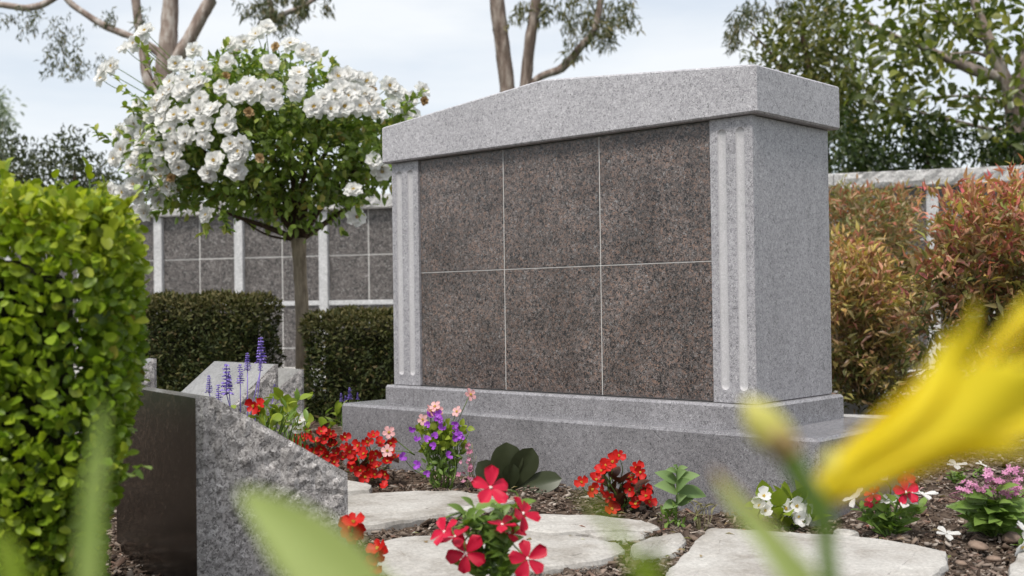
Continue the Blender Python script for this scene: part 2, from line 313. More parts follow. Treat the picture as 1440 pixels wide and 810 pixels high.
def box_ob(name, lo, hi, mat, parent, b=0.004):
    V, Fc = bevel_box(lo, hi, b); return ob(name, fixn(mk(name, V, Fc, mat)), parent)

# ------------------------------------------------------------------ ground
gv = [(-400, -400, -0.03), (400, -400, -0.03), (400, 400, -0.03), (-400, 400, -0.03)]
tag(ob('ground', mk('ground', gv, [(0, 1, 2, 3)], 'lawn')), kind='structure')
def hnoise(x, y):
    return 0.010 * np.sin(7.1 * x + 3 * y) * np.sin(5.3 * y - 2 * x + 1) + 0.007 * np.sin(17 * x + 4.1) * np.sin(15 * y + 1.7 + 3 * x) + 0.004 * np.sin(41 * x + 9 * y) * np.sin(37 * y + 0.4)
# bed: grid in camera-aligned axes over the garden bed
fr = np.array([fw[0], fw[1]]) / np.hypot(fw[0], fw[1]); rr = np.array([-fr[1], fr[0]]) * -1
rr = np.array([fr[1], -fr[0]])
def bedpt(a, d): return np.array([CAM[0] + rr[0] * a + fr[0] * d, CAM[1] + rr[1] * a + fr[1] * d])
na, ndp = 240, 260
A, Dp = np.meshgrid(np.linspace(-3.6, 2.8, na), np.linspace(-0.4, 5.4, ndp))
X = CAM[0] + rr[0] * A + fr[0] * Dp; Y = CAM[1] + rr[1] * A + fr[1] * Dp; Z = hnoise(X, Y) + rng.normal(0, 0.0022, X.shape)
idx = np.arange(na * ndp).reshape(ndp, na)
q = np.stack([idx[:-1, :-1], idx[:-1, 1:], idx[1:, 1:], idx[1:, :-1]], -1).reshape(-1, 4)
bed = ob('garden_bed', trimesh('garden_bed', np.stack([X, Y, Z], -1).reshape(-1, 3), np.concatenate([q[:, [0, 1, 2]], q[:, [0, 2, 3]]]), None, 'soil')); tag(bed, kind='structure')
bed.data.polygons.foreach_set('use_smooth', [True] * len(bed.data.polygons))

# flagstones ---------------------------------------------------------------
def refine(poly, z, step=0.02, jit=0.004):
    P = [on_z(x, y, z)[:2] for x, y in poly]; o = []
    for i in range(len(P)):
        a, b = P[i], P[(i + 1) % len(P)]; k = max(1, int(np.linalg.norm(b - a) / step))
        for j in range(k): o.append(a + (b - a) * j / k + rng.normal(0, jit, 2))
    o = np.array(o); o = (np.roll(o, 1, 0) + 2 * o + np.roll(o, -1, 0)) / 4; return o
def flagstone(poly, z=0.021, th=0.035):
    o = refine(poly, z); c = o.mean(0); n = len(o); V = []; Fc = []
    def ring(k, zz, jit): 
        d = o - c; l = np.linalg.norm(d, axis=1, keepdims=True)
        q = c + d * np.maximum(l - k, l * 0.3) / l
        return [(p[0], p[1], zz + random.uniform(-jit, jit)) for p in q]
    V += ring(0.0, z - th, 0); V += ring(-0.002, z - 0.010, 0.003); V += ring(0.001, z - 0.002, 0.002); V += ring(0.007, z, 0.0008); V += ring(0.06, z + 0.001, 0.002)
    for k in range(4):
        for i in range(n): j = (i + 1) % n; Fc.append((k * n + i, k * n + j, (k + 1) * n + j, (k + 1) * n + i))
    Fc.append(tuple(range(4 * n, 5 * n)))
    me = fixn(mk('flagstone', V, Fc, 'flag')); return ob('flagstone', me, bed)
FLAGS = [[(440, 678), (486, 674), (523, 680), (520, 688), (486, 691), (440, 691)],
         [(440, 700), (486, 696), (560, 690), (640, 689), (690, 696), (728, 703), (690, 714), (640, 718), (590, 726), (540, 735), (484, 738), (440, 740)],
         [(512, 768), (545, 757), (600, 752), (670, 753), (740, 751), (820, 753), (872, 763), (882, 773), (850, 785), (790, 792), (740, 797), (690, 815), (640, 830), (560, 815), (520, 785)],
         [(716, 728), (760, 722), (840, 724), (905, 731), (934, 741), (905, 745), (830, 744), (770, 748), (724, 742)],
         [(820, 750), (870, 746), (908, 747), (906, 757), (886, 760), (850, 755)],
         [(888, 764), (915, 754), (962, 747), (966, 758), (950, 776), (900, 786), (886, 776)],
         [(996, 741), (1060, 745), (1130, 749), (1200, 752), (1280, 763), (1336, 775), (1330, 792), (1290, 830), (1100, 860), (930, 830), (936, 806)],
         [(1436, 772), (1475, 768), (1500, 800), (1460, 830), (1412, 812)],
         [(1168, 744), (1196, 742), (1212, 748), (1196, 752), (1172, 750)]]
flag_polys = []
for f in FLAGS:
    flagstone(f); flag_polys.append(np.array([on_z(x, y, 0.02)[:2] for x, y in f]))
def inside(pts, poly):
    x, y = pts[:, 0], pts[:, 1]; r = np.zeros(len(pts), bool); n = len(poly)
    for i in range(n):
        (x0, y0), (x1, y1) = poly[i], poly[i - 1]
        r ^= ((y0 > y) != (y1 > y)) & (x < (x1 - x0) * (y - y0) / (y1 - y0 + 1e-12) + x0)
    return r
# mulch chips
n = 62000
dd = 1.9 + 2.6 * rng.random(n) ** 1.4; aa = (rng.random(n) - 0.5) * 1.15 * dd + 0.15
P2 = CAM[:2] + np.outer(aa, rr) + np.outer(dd, fr); keep = np.ones(n, bool)
for p in flag_polys:
    ins = inside(P2, p); keep &= ~(ins & (rng.random(n) < 2))
W_, D_ = 1.8411 * S, 0.5538 * S
keep &= ~((P2[:, 0] > -W_ - .01) & (P2[:, 0] < 0.01) & (P2[:, 1] > -0.01) & (P2[:, 1] < D_ + .01))
P2 = P2[keep]; n = len(P2)
Zc = hnoise(P2[:, 0], P2[:, 1]) + 0.003 + 0.006 * rng.random(n)
onflag = np.zeros(n, bool)
for p in flag_polys: onflag |= inside(P2, p)
Zc[onflag] = 0.032
Lc = np.exp(rng.normal(math.log(0.0072), 0.55, n)).clip(0.0025, 0.04); Wc = np.minimum(Lc * rng.uniform(0.15, 0.6, n), .012); Hc = np.minimum(Lc * rng.uniform(0.1, 0.35, n), .007)
az = rng.random(n) * 6.283; el = rng.normal(0, 0.35, n)
D3 = np.stack([np.cos(az) * np.cos(el), np.sin(az) * np.cos(el), np.sin(el)], -1); B3 = norm(np.cross((0, 0, 1.0) + rng.normal(0, .3, (n, 3)), D3)); U3 = np.cross(D3, B3)
T8 = np.array([(x, y, z) for x in (-.5, .5) for y in (-.5, .5) for z in (-.5, .5)])
T8s = T8[None] * (1 + rng.uniform(-.35, .2, (n, 8, 3)))
V = np.stack([P2[:, 0], P2[:, 1], Zc], -1)[:, None] + D3[:, None] * T8s[..., 0:1] * Lc[:, None, None] + B3[:, None] * T8s[..., 1:2] * Wc[:, None, None] + U3[:, None] * T8s[..., 2:3] * Hc[:, None, None]
tri8 = np.array([(0, 1, 3), (0, 3, 2), (4, 6, 7), (4, 7, 5), (0, 4, 5), (0, 5, 1), (2, 3, 7), (2, 7, 6), (0, 2, 6), (0, 6, 4), (1, 5, 7), (1, 7, 3)])
C = mixcol(n, [(0.06, 0.042, 0.033), (0.12, 0.088, 0.068), (0.22, 0.175, 0.145), (0.36, 0.31, 0.27), (0.17, 0.105, 0.08)], [.27, .28, .24, .12, .09], 0.2)
mo = ob('mulch', trimesh('mulch', V.reshape(-1, 3), (tri8[None] + (np.arange(n) * 8)[:, None, None]).reshape(-1, 3), np.repeat(C[:, None], 8, 1).reshape(-1, 3), 'chip'), bed); tag(mo, kind='stuff')
# leaf litter and fallen petals
n = 420; dd = 2.0 + 2.0 * rng.random(n) ** 1.3; aa = (rng.random(n) - 0.5) * dd + 0.1; P2 = CAM[:2] + np.outer(aa, rr) + np.outer(dd, fr)
keep = ~((P2[:, 0] > -W_ - .02) & (P2[:, 0] < 0.02) & (P2[:, 1] > -0.02) & (P2[:, 1] < D_ + .02)); P2 = P2[keep]; n = len(P2); onf = np.zeros(n, bool)
for p in flag_polys: onf |= inside(P2, p)
kk = ~onf | (rng.random(n) < .25); P2, onf = P2[kk], onf[kk]; n = len(P2)
V_, T_, C_ = leaves(np.stack([P2[:, 0], P2[:, 1], np.where(onf, .0235, hnoise(P2[:, 0], P2[:, 1]) + .012)], -1), rng.normal(0, 1, (n, 3)) * (1, 1, .12), rng.normal(0, .25, (n, 3)) + np.array([0, 0, 1.0]), rng.uniform(.008, .022, n), rng.uniform(.005, .010, n), mixcol(n, [(0.30, 0.22, 0.12), (0.20, 0.13, 0.07), (0.42, 0.36, 0.24), (0.45, 0.05, 0.05), (0.7, 0.66, 0.62), (0.16, 0.18, 0.05)], [.3, .25, .2, .06, .07, .12]), 'lance')
tag(ob('leaf_litter', trimesh('leaf_litter', V_, T_, C_, 'leaf'), bed), kind='stuff')
# a few larger stones of bark and pebbles in the right-hand bed
for (px, py, s) in ((1376, 768, .022), (1422, 757, .026), (1398, 786, .013), (1352, 792, .012), (1296, 737, .014), (725, 704, .024)):
    p = on_z(px, py, 0.012); V = []; 
    for i in range(5):
        for j in range(8):
            t = math.pi * (i + .5) / 5; a = j * math.pi / 4; k = s * random.uniform(.8, 1.15)
            V.append((k * math.sin(t) * math.cos(a) * 1.2, k * .7 * math.sin(t) * math.sin(a), k * .4 * math.cos(t)))
    Fc = [(i * 8 + j, i * 8 + (j + 1) % 8, (i + 1) * 8 + (j + 1) % 8, (i + 1) * 8 + j) for i in range(4) for j in range(8)] + [tuple(range(8)), tuple(range(32, 40))]
    if 'pebble' not in M: M['pebble'] = noise_mat('brown_stone', (0.12, 0.08, 0.06), (0.30, 0.22, 0.17), 30, 0.9, 0.5)
    o = ob('stone', fixn(mk('stone', V, Fc, 'pebble', True)), bed, p); o.rotation_euler = (0, 0, random.random() * 6)

# ------------------------------------------------------------------ wall line
ANG = math.atan2(5227, F)
wd = fr * math.cos(ANG) - rr * math.sin(ANG); wd = wd / np.linalg.norm(wd)        # along the wall, to the left
wn = np.array([-wd[1], wd[0]]);  wn = wn if wn @ fr < 0 else -wn                  # towards the camera
W0 = at(549, 292.8, 7.8)[:2]
def wall_t(px, off=0.0):
    k = (fw + rt * (px - 720) / F)[:2]; A_ = np.array([k, -wd]).T; s_, t_ = np.linalg.solve(A_, W0 + wn * off - CAM[:2]); return t_
tp = [wall_t(x) for x in (226, 338.5, 458, 1349)]
print('wall pilaster t', [round(float(x), 3) for x in tp], 'right end', wall_t(1440))
PER = (tp[0] - tp[2]) / 2; T0 = tp[1]
# walkway in front of the wall
def wpt(t, off, z): p = W0 + wd * t + wn * off; return (p[0], p[1], z)
tag(ob('walkway', mk('walkway', [wpt(12, 2.35, 0.012 + .03), wpt(-8, 2.35, .042), wpt(-8, -0.35, .042), wpt(12, -.35, .042), wpt(12, 2.35, -.05), wpt(-8, 2.35, -.05)], [(0, 1, 2, 3), (4, 5, 1, 0)], 'concrete')), kind='structure')

wall = empty('columbarium_wall', wpt(0, 0, 0), 'long low niche wall of dark granite squares with pale coping, behind hedges', 'wall', rz=math.atan2(wd[1], wd[0]))
YS = 1 if (-math.sin(math.atan2(wd[1], wd[0])) * wn[0] + math.cos(math.atan2(wd[1], wd[0])) * wn[1]) > 0 else -1   # local y towards camera
def wbox(name, t0, t1, y0, y1, z0, z1, mat, b=0.003):
    ya, yb = sorted((YS * y0, YS * y1)); return box_ob(name, (t0, ya, z0), (t1, yb, z1), mat, wall, b)
k0, k1 = -12, 5
tl, trr = T0 + k0 * PER, T0 + k1 * PER
wbox('wall_core', tl, trr, -0.30, -0.012, -0.04, 1.10, 'wallstone')
zr = [(0.0, 0.171), (0.178, 0.464), (0.500, 0.8015), (0.8085, 1.109)]
wbox('rail', tl, trr, -0.012, 0.012, 0.466, 0.498, 'wallstone')
wbox('joint_backing', tl, trr, -0.011, -0.003, 0.0, 0.465, 'grout', 0.001); wbox('joint_backing', tl, trr, -0.011, -0.003, 0.499, 1.108, 'grout', 0.001)
pme = fixn(mk('pilaster', *bevel_box((-.033, min(YS * -.011, YS * .03), 0.0), (.033, max(YS * -.011, YS * .03), 1.109), .003), 'wallstone'))
hw = (PER - 0.066) / 2 - 0.0045
pm = {}
for i in range(k0, k1 + 1):
    t = T0 + i * PER; ob('pilaster', pme, wall, (t, 0, 0))
    if i == k1: break
    for zi, (z0, z1) in enumerate(zr):
        if zi not in pm: pm[zi] = fixn(mk('niche_panel', *bevel_box((0, min(YS * -.006, 0), z0), (hw, max(YS * -.006, 0), z1), .0015), 'wallpanel'))
        for h in (0, 1): ob('niche_panel', pm[zi], wall, (t + 0.034 + h * (hw + .007), random.uniform(-.001, .001), 0))
def coping_mesh(L):
    nx = max(8, int(L / 0.03)); V = []; Fc = []
    prof = [(-.33, 1.112), (-.33, 1.206), (0.055, 1.206), (0.066, 1.198), (0.066, 1.17), (0.066, 1.14), (0.064, 1.118), (0.05, 1.112)]
    for i in range(nx + 1):
        for j, (y, z) in enumerate(prof):
            r = rng.normal(0, .006) if 2 <= j <= 6 and 0 < i < nx else 0
            V.append((L * i / nx, YS * (y + r), z + (r * .3 if j > 2 else 0)))
    m = len(prof)
    for i in range(nx):
        for j in range(m): a = i * m + j; b = i * m + (j + 1) % m; Fc.append((a, b, b + m, a + m))
    Fc.append(tuple(range(m))); Fc.append(tuple(range(nx * m, nx * m + m))); return fixn(mk('coping_stone', V, Fc, 'coping'))
t = tl - 0.1
while t < trr:
    ob('coping_stone', coping_mesh(2 * PER - 0.004), wall, (t, 0, 0)); t += 2 * PER

# ------------------------------------------------------------------ the monument
mon = empty('granite_columbarium', (0, 0, 0), 'grey granite columbarium with six brown niche squares, fluted pilasters and gabled cap', 'columbarium')
W, Dm, h0 = 1.8411 * S, 0.5538 * S, 0.2079 * S
s1x, s1y, z1 = 0.185 * S, 0.0345 * S * 1.25, h0 + 0.0686 * S
s2x, s2y = (0.185 + 0.0239) * S, (0.0345 + 0.027) * S * 1.1
z3 = 1.0398 * S; ocx, ocy = s2x - .0263 * S, s2y - .0228 * S; zc, za = z3 + .1251 * S, z3 + .1876 * S
PW = .132 * S
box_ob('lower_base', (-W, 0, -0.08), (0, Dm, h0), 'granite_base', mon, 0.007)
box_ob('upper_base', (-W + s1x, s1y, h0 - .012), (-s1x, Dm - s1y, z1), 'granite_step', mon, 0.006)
rec = 0.006                                       # panels sit back between the pilasters
box_ob('core_block', (-W + s2x + .001, s2y + rec + .012, z1 + .001), (-s2x - .001, Dm - s2y, z3 - .001), 'granite', mon, 0.002)
def pilaster(xa, xb):
    # front face with two flutes, as a swept profile; flutes end in round stops
    w_ = xb - xa; fr_ = w_ * 0.10; fa, fb = xa + w_ * .28, xa + w_ * .71; xs = np.concatenate([np.linspace(xa, fa - fr_, 5), np.linspace(fa - fr_, fa + fr_, 17)[1:], np.linspace(fa + fr_, fb - fr_, 5)[1:], np.linspace(fb - fr_, fb + fr_, 17)[1:], np.linspace(fb + fr_, xb, 5)[1:]]); nx = len(xs) - 1; zs = list(np.linspace(z1 + .0015, z1 + .024, 3)) + list(np.linspace(z1 + .024, z1 + .05, 16))[1:] + list(np.linspace(z1 + .05, z3 - .046, 10))[1:] + list(np.linspace(z3 - .046, z3 - .02, 16))[1:] + [z3 - .0015]
    fc = [fa, fb]; V = []; Fc = []; mi = []
    zl, zh = z1 + .03, z3 - .026
    def dep(x, z):
        m_ = 0
        for c in fc:
            dx = abs(x - c); dz = max(zl + fr_ - z, z - (zh - fr_), 0); d = math.hypot(dx, dz)
            if d < fr_: m_ = max(m_, math.sqrt(1 - (d / fr_) ** 2) * fr_ * 0.5)
        return m_
    for z in zs:
        for x in xs: V.append((x, s2y + dep(x, z), z))
    m_ = nx + 1
    for i in range(len(zs) - 1):
        for j in range(nx):
            a = i * m_ + j; Fc.append((a, a + 1, a + m_ + 1, a + m_))
            cx_, cz_ = (xs[j] + xs[j + 1]) / 2, (zs[i] + zs[i + 1]) / 2; mi.append(1 if dep(cx_, cz_) > fr_ * .04 else 0)
    n0 = len(V); yb = s2y + rec + .012
    V += [(xa, yb, zs[0]), (xb, yb, zs[0]), (xb, yb, zs[-1]), (xa, yb, zs[-1])]
    t0 = (len(zs) - 1) * m_
    Fc += [tuple(range(0, m_)) + (n0 + 1, n0), tuple(range(t0, t0 + m_)) + (n0 + 2, n0 + 3), tuple(i * m_ for i in range(len(zs))) + (n0 + 3, n0), tuple(i * m_ + nx for i in range(len(zs))) + (n0 + 2, n0 + 1), (n0, n0 + 1, n0 + 2, n0 + 3)]
    mi += [0] * 5
    return ob('pilaster', fixn(mk('pilaster', V, Fc, ['granite', 'flute'], mi=mi)), mon)
xl0, xl1 = -W + s2x, -W + s2x + PW; xr0, xr1 = -s2x - PW, -s2x
pilaster(xl0, xl1); pilaster(xr0, xr1)
pw_ = (xr0 - xl1 - 0.002) / 3; ph_ = (z3 - z1 - 0.004) / 2; g = 0.0021; zj = z1 + .002 + ph_ * 1.0
box_ob('joint_backing', (xl1 + .0005, s2y + rec + .004, z1 + .0015), (xr0 - .0005, s2y + rec + .0115, z3 - .0015), 'grout', mon, 0.0005)
for i in range(3):
    for j in range(2):
        x0 = xl1 + .001 + i * pw_; zz = z1 + .002 + j * ph_
        box_ob('niche_panel', (x0 + g / 2, s2y + rec, zz + g / 2), (x0 + pw_ - g / 2, s2y + rec + .0038, zz + ph_ - g / 2), 'panel', mon, 0.0008)
# bead of pale mortar filling the joints almost flush
for i in (1, 2):
    x = xl1 + .001 + i * pw_; box_ob('joint', (x - g / 2, s2y + rec + .0006, z1 + .003), (x + g / 2, s2y + rec + .0035, z3 - .003), 'grout', mon, 0.0002)
zz = z1 + .002 + ph_; box_ob('joint', (xl1 + .002, s2y + rec + .0009, zz - g / 2), (xr0 - .002, s2y + rec + .0037, zz + g / 2), 'grout', mon, 0.0002)
x0, x1, y0, y1 = -W + ocx, -ocx, ocy, Dm - ocy; xm = -W / 2 - 0.003; b = .004
prof = [(x0 + b, z3), (x1 - b, z3), (x1, z3 + b), (x1, zc - b), (x1 - b, zc), (xm + .03, za - .0022), (xm, za - .0005), (xm - .03, za - .0022), (x0 + b, zc), (x0, zc - b), (x0, z3 + b)]
V = [(x, y0 + b, z) for x, z in prof] + [(x, y1 - b, z) for x, z in prof]
ins = [(min(max(x, x0 + b), x1 - b), z + (b if z < z3 + b / 2 else (-b if z > zc - b - .001 else 0))) for x, z in prof]
V += [(x, y0, z) for x, z in ins] + [(x, y1, z) for x, z in ins]; n = len(prof)
Fc = [(i, (i + 1) % n, n + (i + 1) % n, n + i) for i in range(n)] + [(i, (i + 1) % n, 2 * n + (i + 1) % n, 2 * n + i) for i in range(n)] + [(n + i, n + (i + 1) % n, 3 * n + (i + 1) % n, 3 * n + i) for i in range(n)] + [tuple(range(2 * n, 3 * n)), tuple(range(3 * n, 4 * n))]
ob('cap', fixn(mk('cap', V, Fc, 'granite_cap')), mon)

# ------------------------------------------------------------------ slant markers
def marker(corner, widthdir, depthdir, w_, d_, hb, hf, flat_, label, polish_back='polish', face='polish_grey', res=26, group=None):
    """corner: ground point below the back/top corner nearest the camera; widthdir along the back; depthdir towards the low front."""
    c = np.array([corner[0], corner[1], 0.0]); wx = np.array([*widthdir, 0]); dx = np.array([*depthdir, 0])
    root = empty('slant_marker', c, label, 'grave marker', group)
    def h(a): return hb if a < flat_ / d_ else hb + (hf - hb) * (a - flat_ / d_) / (1 - flat_ / d_)
    parts = []
    As = sorted(set(list(np.linspace(0, 1, res + 1)) + [flat_ / d_]))
    for s in (0, 1):                              # the two rough sides
        V = []; Fc = []; m_ = res + 1
        for i, a in enumerate(As):
            for j in range(res + 1):
                bz = j / res; edge = 0 if i in (0, len(As) - 1) or j in (0, res) else 1
                hv = 0.0022 * math.sin(13 * a + 9 * bz + 2 * s) * math.sin(17 * bz - 6 * a) + .0015 * math.sin(41 * a + 11) * math.sin(37 * bz + 3 * a) + rng.normal(0, .0012)
                p = dx * a * d_ + wx * (w_ * s + (1 if s else -1) * (0.003 + hv) * edge) + np.array([0, 0, -0.05 + bz * (h(a) + .05)]); V.append(p)
        for i in range(len(As) - 1):
            for j in range(res): k = i * m_ + j; Fc.append((k, k + 1, k + m_ + 1, k + m_))
        parts.append((V, Fc, 0))
    def quad(pa, pb, mi): parts.append(([pa, pa + wx * w_, pb + wx * w_, pb], [(0, 1, 2, 3)], mi))
    z = np.array([0, 0, 1.0])
    quad(z * -.05, z * hb, 1); quad(z * hb, dx * flat_ + z * hb, 2); quad(dx * flat_ + z * hb, dx * d_ + z * hf, 2); quad(dx * d_ + z * hf, dx * d_ - z * .05, 0)
    V, Fc, mi = join(parts); me = mk('stone_body', V, Fc, ['rough', polish_back, face], mi=mi)
    import bmesh
    bm = bmesh.new(); bm.from_mesh(me); bmesh.ops.remove_doubles(bm, verts=bm.verts, dist=.0003); bmesh.ops.recalc_face_normals(bm, faces=bm.faces); bm.to_mesh(me); bm.free()
    ob('stone_body', me, root); return root
def cdir(deg):                                    # horizontal direction at an angle right of the view axis
    return fr * math.cos(R(deg)) + rr * math.sin(R(deg))
z_ = 0.46 - 128 * 1.85 / F
c1 = at(275, 560, 1.85)
marker(c1, cdir(-35.5), cdir(54.5), 0.42, 0.268, c1[2], 0.172, 0.03, 'near grave marker showing dark polished back and rough grey side, beside the leafy hedge')
c2 = at(391, 512, 2.96)
marker(c2, cdir(-44), cdir(-134), 0.30, 0.26, c2[2], 0.12, 0.01, 'grey slanted marker behind the purple flower spikes', face='polish_grey', polish_back='polish_grey')
c3 = at(427, 519, 3.65)
marker(c3, cdir(-44), cdir(-134), 0.30, 0.26, c3[2], 0.10, 0.01, 'rough-sided marker partly hidden, against the gap between the two dark hedges', polish_back='polish_grey')
c4 = at(220, 504, 3.45)
marker(c4, cdir(-44), cdir(-134), 0.34, 0.26, c4[2], 0.12, 0.01, 'marker peeping out right of the leafy hedge, in front of dark hedge', polish_back='polish_grey')
c5 = at(690, 516, 3.6)
marker(c5, cdir(-44), cdir(-134), 0.3, 0.24, c5[2], 0.10, 0.01, 'marker mostly hidden behind left end of the columbarium base', polish_back='polish_grey')
c6 = at(1392, 589, 4.05)
marker(c6, cdir(-62), cdir(-152), 0.62, 0.22, c6[2], 0.035, 0.02, 'low pale slab marker behind the mulch bed, between columbarium and right shrub', polish_back='coping', face='coping')

# ------------------------------------------------------------------ hedges
BOXPAL = [(0.09, 0.155, 0.012), (0.16, 0.25, 0.02), (0.24, 0.335, 0.03), (0.36, 0.42, 0.045), (0.30, 0.20, 0.06)]
DARKPAL = [(0.022, 0.032, 0.010), (0.040, 0.052, 0.015), (0.07, 0.082, 0.024), (0.11, 0.10, 0.035), (0.13, 0.09, 0.045)]
def hedge(name, label, org, ex, ey, L, Wd, H, n, leafL, pal, wts, label_cat='hedge', mat='leaf', rad=0.05, lift=0.35, topcol=None, individuals=0, kind='round', lump=0.0, depthband=0.07, taper=0.0):
    root = empty(name, (org[0], org[1], 0), label, label_cat)
    ex3 = np.array([*ex, 0]); ey3 = np.array([*ey, 0])
    # solid block added inside to keep light from passing through the leaves
    c = 0.058 + taper * .25; V = []
    nx_, nz_ = 12, 8
    lo = (c, c, 0); V, Fc = bevel_box((c, c, 0.0), (L - c, Wd - c, H - c), 0.03)
    V = [ex3 * v[0] + ey3 * v[1] + np.array([0, 0, v[2]]) for v in V]
    ob('hedge_light_block', fixn(mk('hedge_light_block', V, Fc, 'core')), root)
    # leaves: sample on the box shell
    areas = np.array([L * H * 1.25, L * H * .12, Wd * H * 1.1, Wd * H * 1.2, L * Wd * 1.3]); fs = rng.choice(5, n, p=areas / areas.sum())
    q = rng.random((n, 2)); p = np.zeros((n, 3)); nn = np.zeros((n, 3))
    for f, (o_, a_, b_, nv_) in enumerate([((0, 0, 0), (L, 0, 0), (0, 0, H), (0, -1, 0)), ((0, Wd, 0), (L, 0, 0), (0, 0, H), (0, 1, 0)), ((0, 0, 0), (0, Wd, 0), (0, 0, H), (-1, 0, 0)), ((L, 0, 0), (0, Wd, 0), (0, 0, H), (1, 0, 0)), ((0, 0, H), (L, 0, 0), (0, Wd, 0), (0, 0, 1))]):
        m_ = fs == f; p[m_] = np.array(o_) + q[m_, 0:1] * np.array(a_) + q[m_, 1:2] * np.array(b_); nn[m_] = nv_
    ctr = np.array([L / 2, Wd / 2, H / 2]); e = np.maximum(np.abs(p - ctr) - (ctr - rad), 0); e[:, 2] *= (p[:, 2] > H / 2)   # round the edges
    ln = np.linalg.norm(e, axis=1, keepdims=True); sg = np.sign(p - ctr)
    k_ = np.where(ln > rad, (rad / np.maximum(ln, 1e-6)), 1.0); p = np.where(ln > rad, ctr + sg * ((ctr - rad) * (e > 0) + e * k_) + (p - ctr) * (e <= 0), p)
    nr = norm(np.where(e > 0, sg * e, 0) + nn * 0.02)
    dpt = rng.exponential(depthband * .45, n).clip(0, depthband) - 0.012 + lump * np.sin(p[:, 0] * 23 + 1) * np.sin(p[:, 2] * 27 + p[:, 1] * 21)
    p = p - nr * dpt[:, None]
    if taper: p[:, 0] -= taper * np.clip((.36 - p[:, 2]) / .22, 0, 1) * (p[:, 0] / L)
    D = norm(nr * 0.7 + rng.normal(0, 0.6, (n, 3)) + np.array([0, 0, lift])); Nn = norm(nr + rng.normal(0, 0.5, (n, 3)) + np.array([0, 0, 0.5]))
    Ls = leafL * rng.uniform(0.5, 1.3, n); cols = mixcol(n, pal, wts)
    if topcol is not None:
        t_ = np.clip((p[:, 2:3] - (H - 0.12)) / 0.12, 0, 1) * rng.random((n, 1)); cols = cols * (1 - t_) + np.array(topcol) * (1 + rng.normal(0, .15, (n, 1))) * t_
    Bm = np.array([ex3, ey3, (0, 0, 1.0)])
    p, D, Nn = p @ Bm, D @ Bm, Nn @ Bm
    if individuals:
        # the leaves nearest the camera and in view become parts of their own
        wp = p + np.array([org[0], org[1], 0]) - CAM; dz = wp @ fw; ux = 720 + F * (wp @ rt) / dz; vy = 405 - F * (wp @ up) / dz
        vis = (ux > 5) & (ux < 1440) & (vy > 235) & (vy < 800) & (dpt < 0.012); score = np.where(vis, dz, 99); pick = np.argsort(score)[:individuals]
        T, tri = LT[kind]; lm = mk('leaf', [(a, b * 0.72, u) for a, b, u in T], tri, 'box_leaf')
        for i in pick:
            d = norm(D[i]); b_ = norm(np.cross(Nn[i], d)); u = np.cross(d, b_)
            mw = Matrix([[d[r] * Ls[i], b_[r] * Ls[i], u[r] * Ls[i], p[i][r]] for r in range(3)] + [[0, 0, 0, 1]])
            ob('leaf', lm, root, mw=mw)
        mask = np.ones(n, bool); mask[pick] = False
        p, D, Nn, Ls, cols = p[mask], D[mask], Nn[mask], Ls[mask], cols[mask]
    Vv, Tt, Cc = leaves(p, D, Nn, Ls, Ls * (0.72 if kind == 'round' else 0.4), cols, kind)
    o = ob('foliage', trimesh('foliage', Vv, Tt, Cc, mat), root); tag(o, kind='stuff'); return root
# near hedge at left; its right end faces the monument
hx = cdir(72); hy = cdir(-18)
orgn = CAM[:2] + rr * (-0.475 - 0.75) + fr * 1.30
orgn = CAM[:2] + fr * 1.42 + rr * (-0.475) - hx * 0.75
near = hedge('boxwood_hedge', 'tall bright green leafy boxwood hedge at the left edge', orgn, hx, hy, 0.75, 0.4, 0.595, 36000, 0.0165, BOXPAL, [.25, .36, .27, .11, .01], mat='leafgloss', topcol=(0.52, 0.53, 0.05), individuals=300, depthband=0.065, lump=.012, rad=.045, taper=.055)  # topcol puts the light falling on the hedge top into leaf colour
# shoots standing up out of the near hedge
def sprig(root, base, tip, n, leafL, cols, mat='leafgloss', kind='round'):
    b_, t_ = np.array(base), np.array(tip); tube_ob('twig', [b_, (b_ + t_) / 2 + rng.normal(0, .003, 3), t_], [.0016, .0008], 'stem_green', root, 5, 3)
    k = np.linspace(0.15, 1, n); P = b_ + k[:, None] * (t_ - b_); D = norm(rng.normal(0, .8, (n, 3)) + norm(t_ - b_)); 
    V, T, C_ = leaves(P - np.array(root.location), D, rng.normal(0, .4, (n, 3)) + np.array([0, 0, 1.0]), leafL * rng.uniform(.7, 1.1, n), leafL * .65 * rng.uniform(.8, 1.1, n), mixcol(n, cols), kind)
    ob('sprig', trimesh('sprig', V, T, C_, mat), root)
for (x, y, y2) in ((10, 300, 245), (70, 300, 252), (95, 300, 268), (130, 300, 240), (140, 300, 258), (40, 300, 262), (175, 310, 285), (5, 290, 230)):
    d = 1.5 + random.uniform(-.05, .12); sprig(near, at(x, y, d), at(x + random.uniform(-8, 8), y2, d), 9, 0.02, [(0.30, 0.34, 0.02), (0.42, 0.44, 0.04), (0.20, 0.27, 0.02)])
sprig(near, at(150, 690, 1.42), at(198, 655, 1.38), 9, 0.02, [(0.12, 0.2, 0.02), (0.2, 0.28, 0.05)]); sprig(near, at(150, 660, 1.42), at(178, 640, 1.4), 7, 0.02, [(0.25, 0.3, 0.03), (0.2, 0.28, 0.05)])
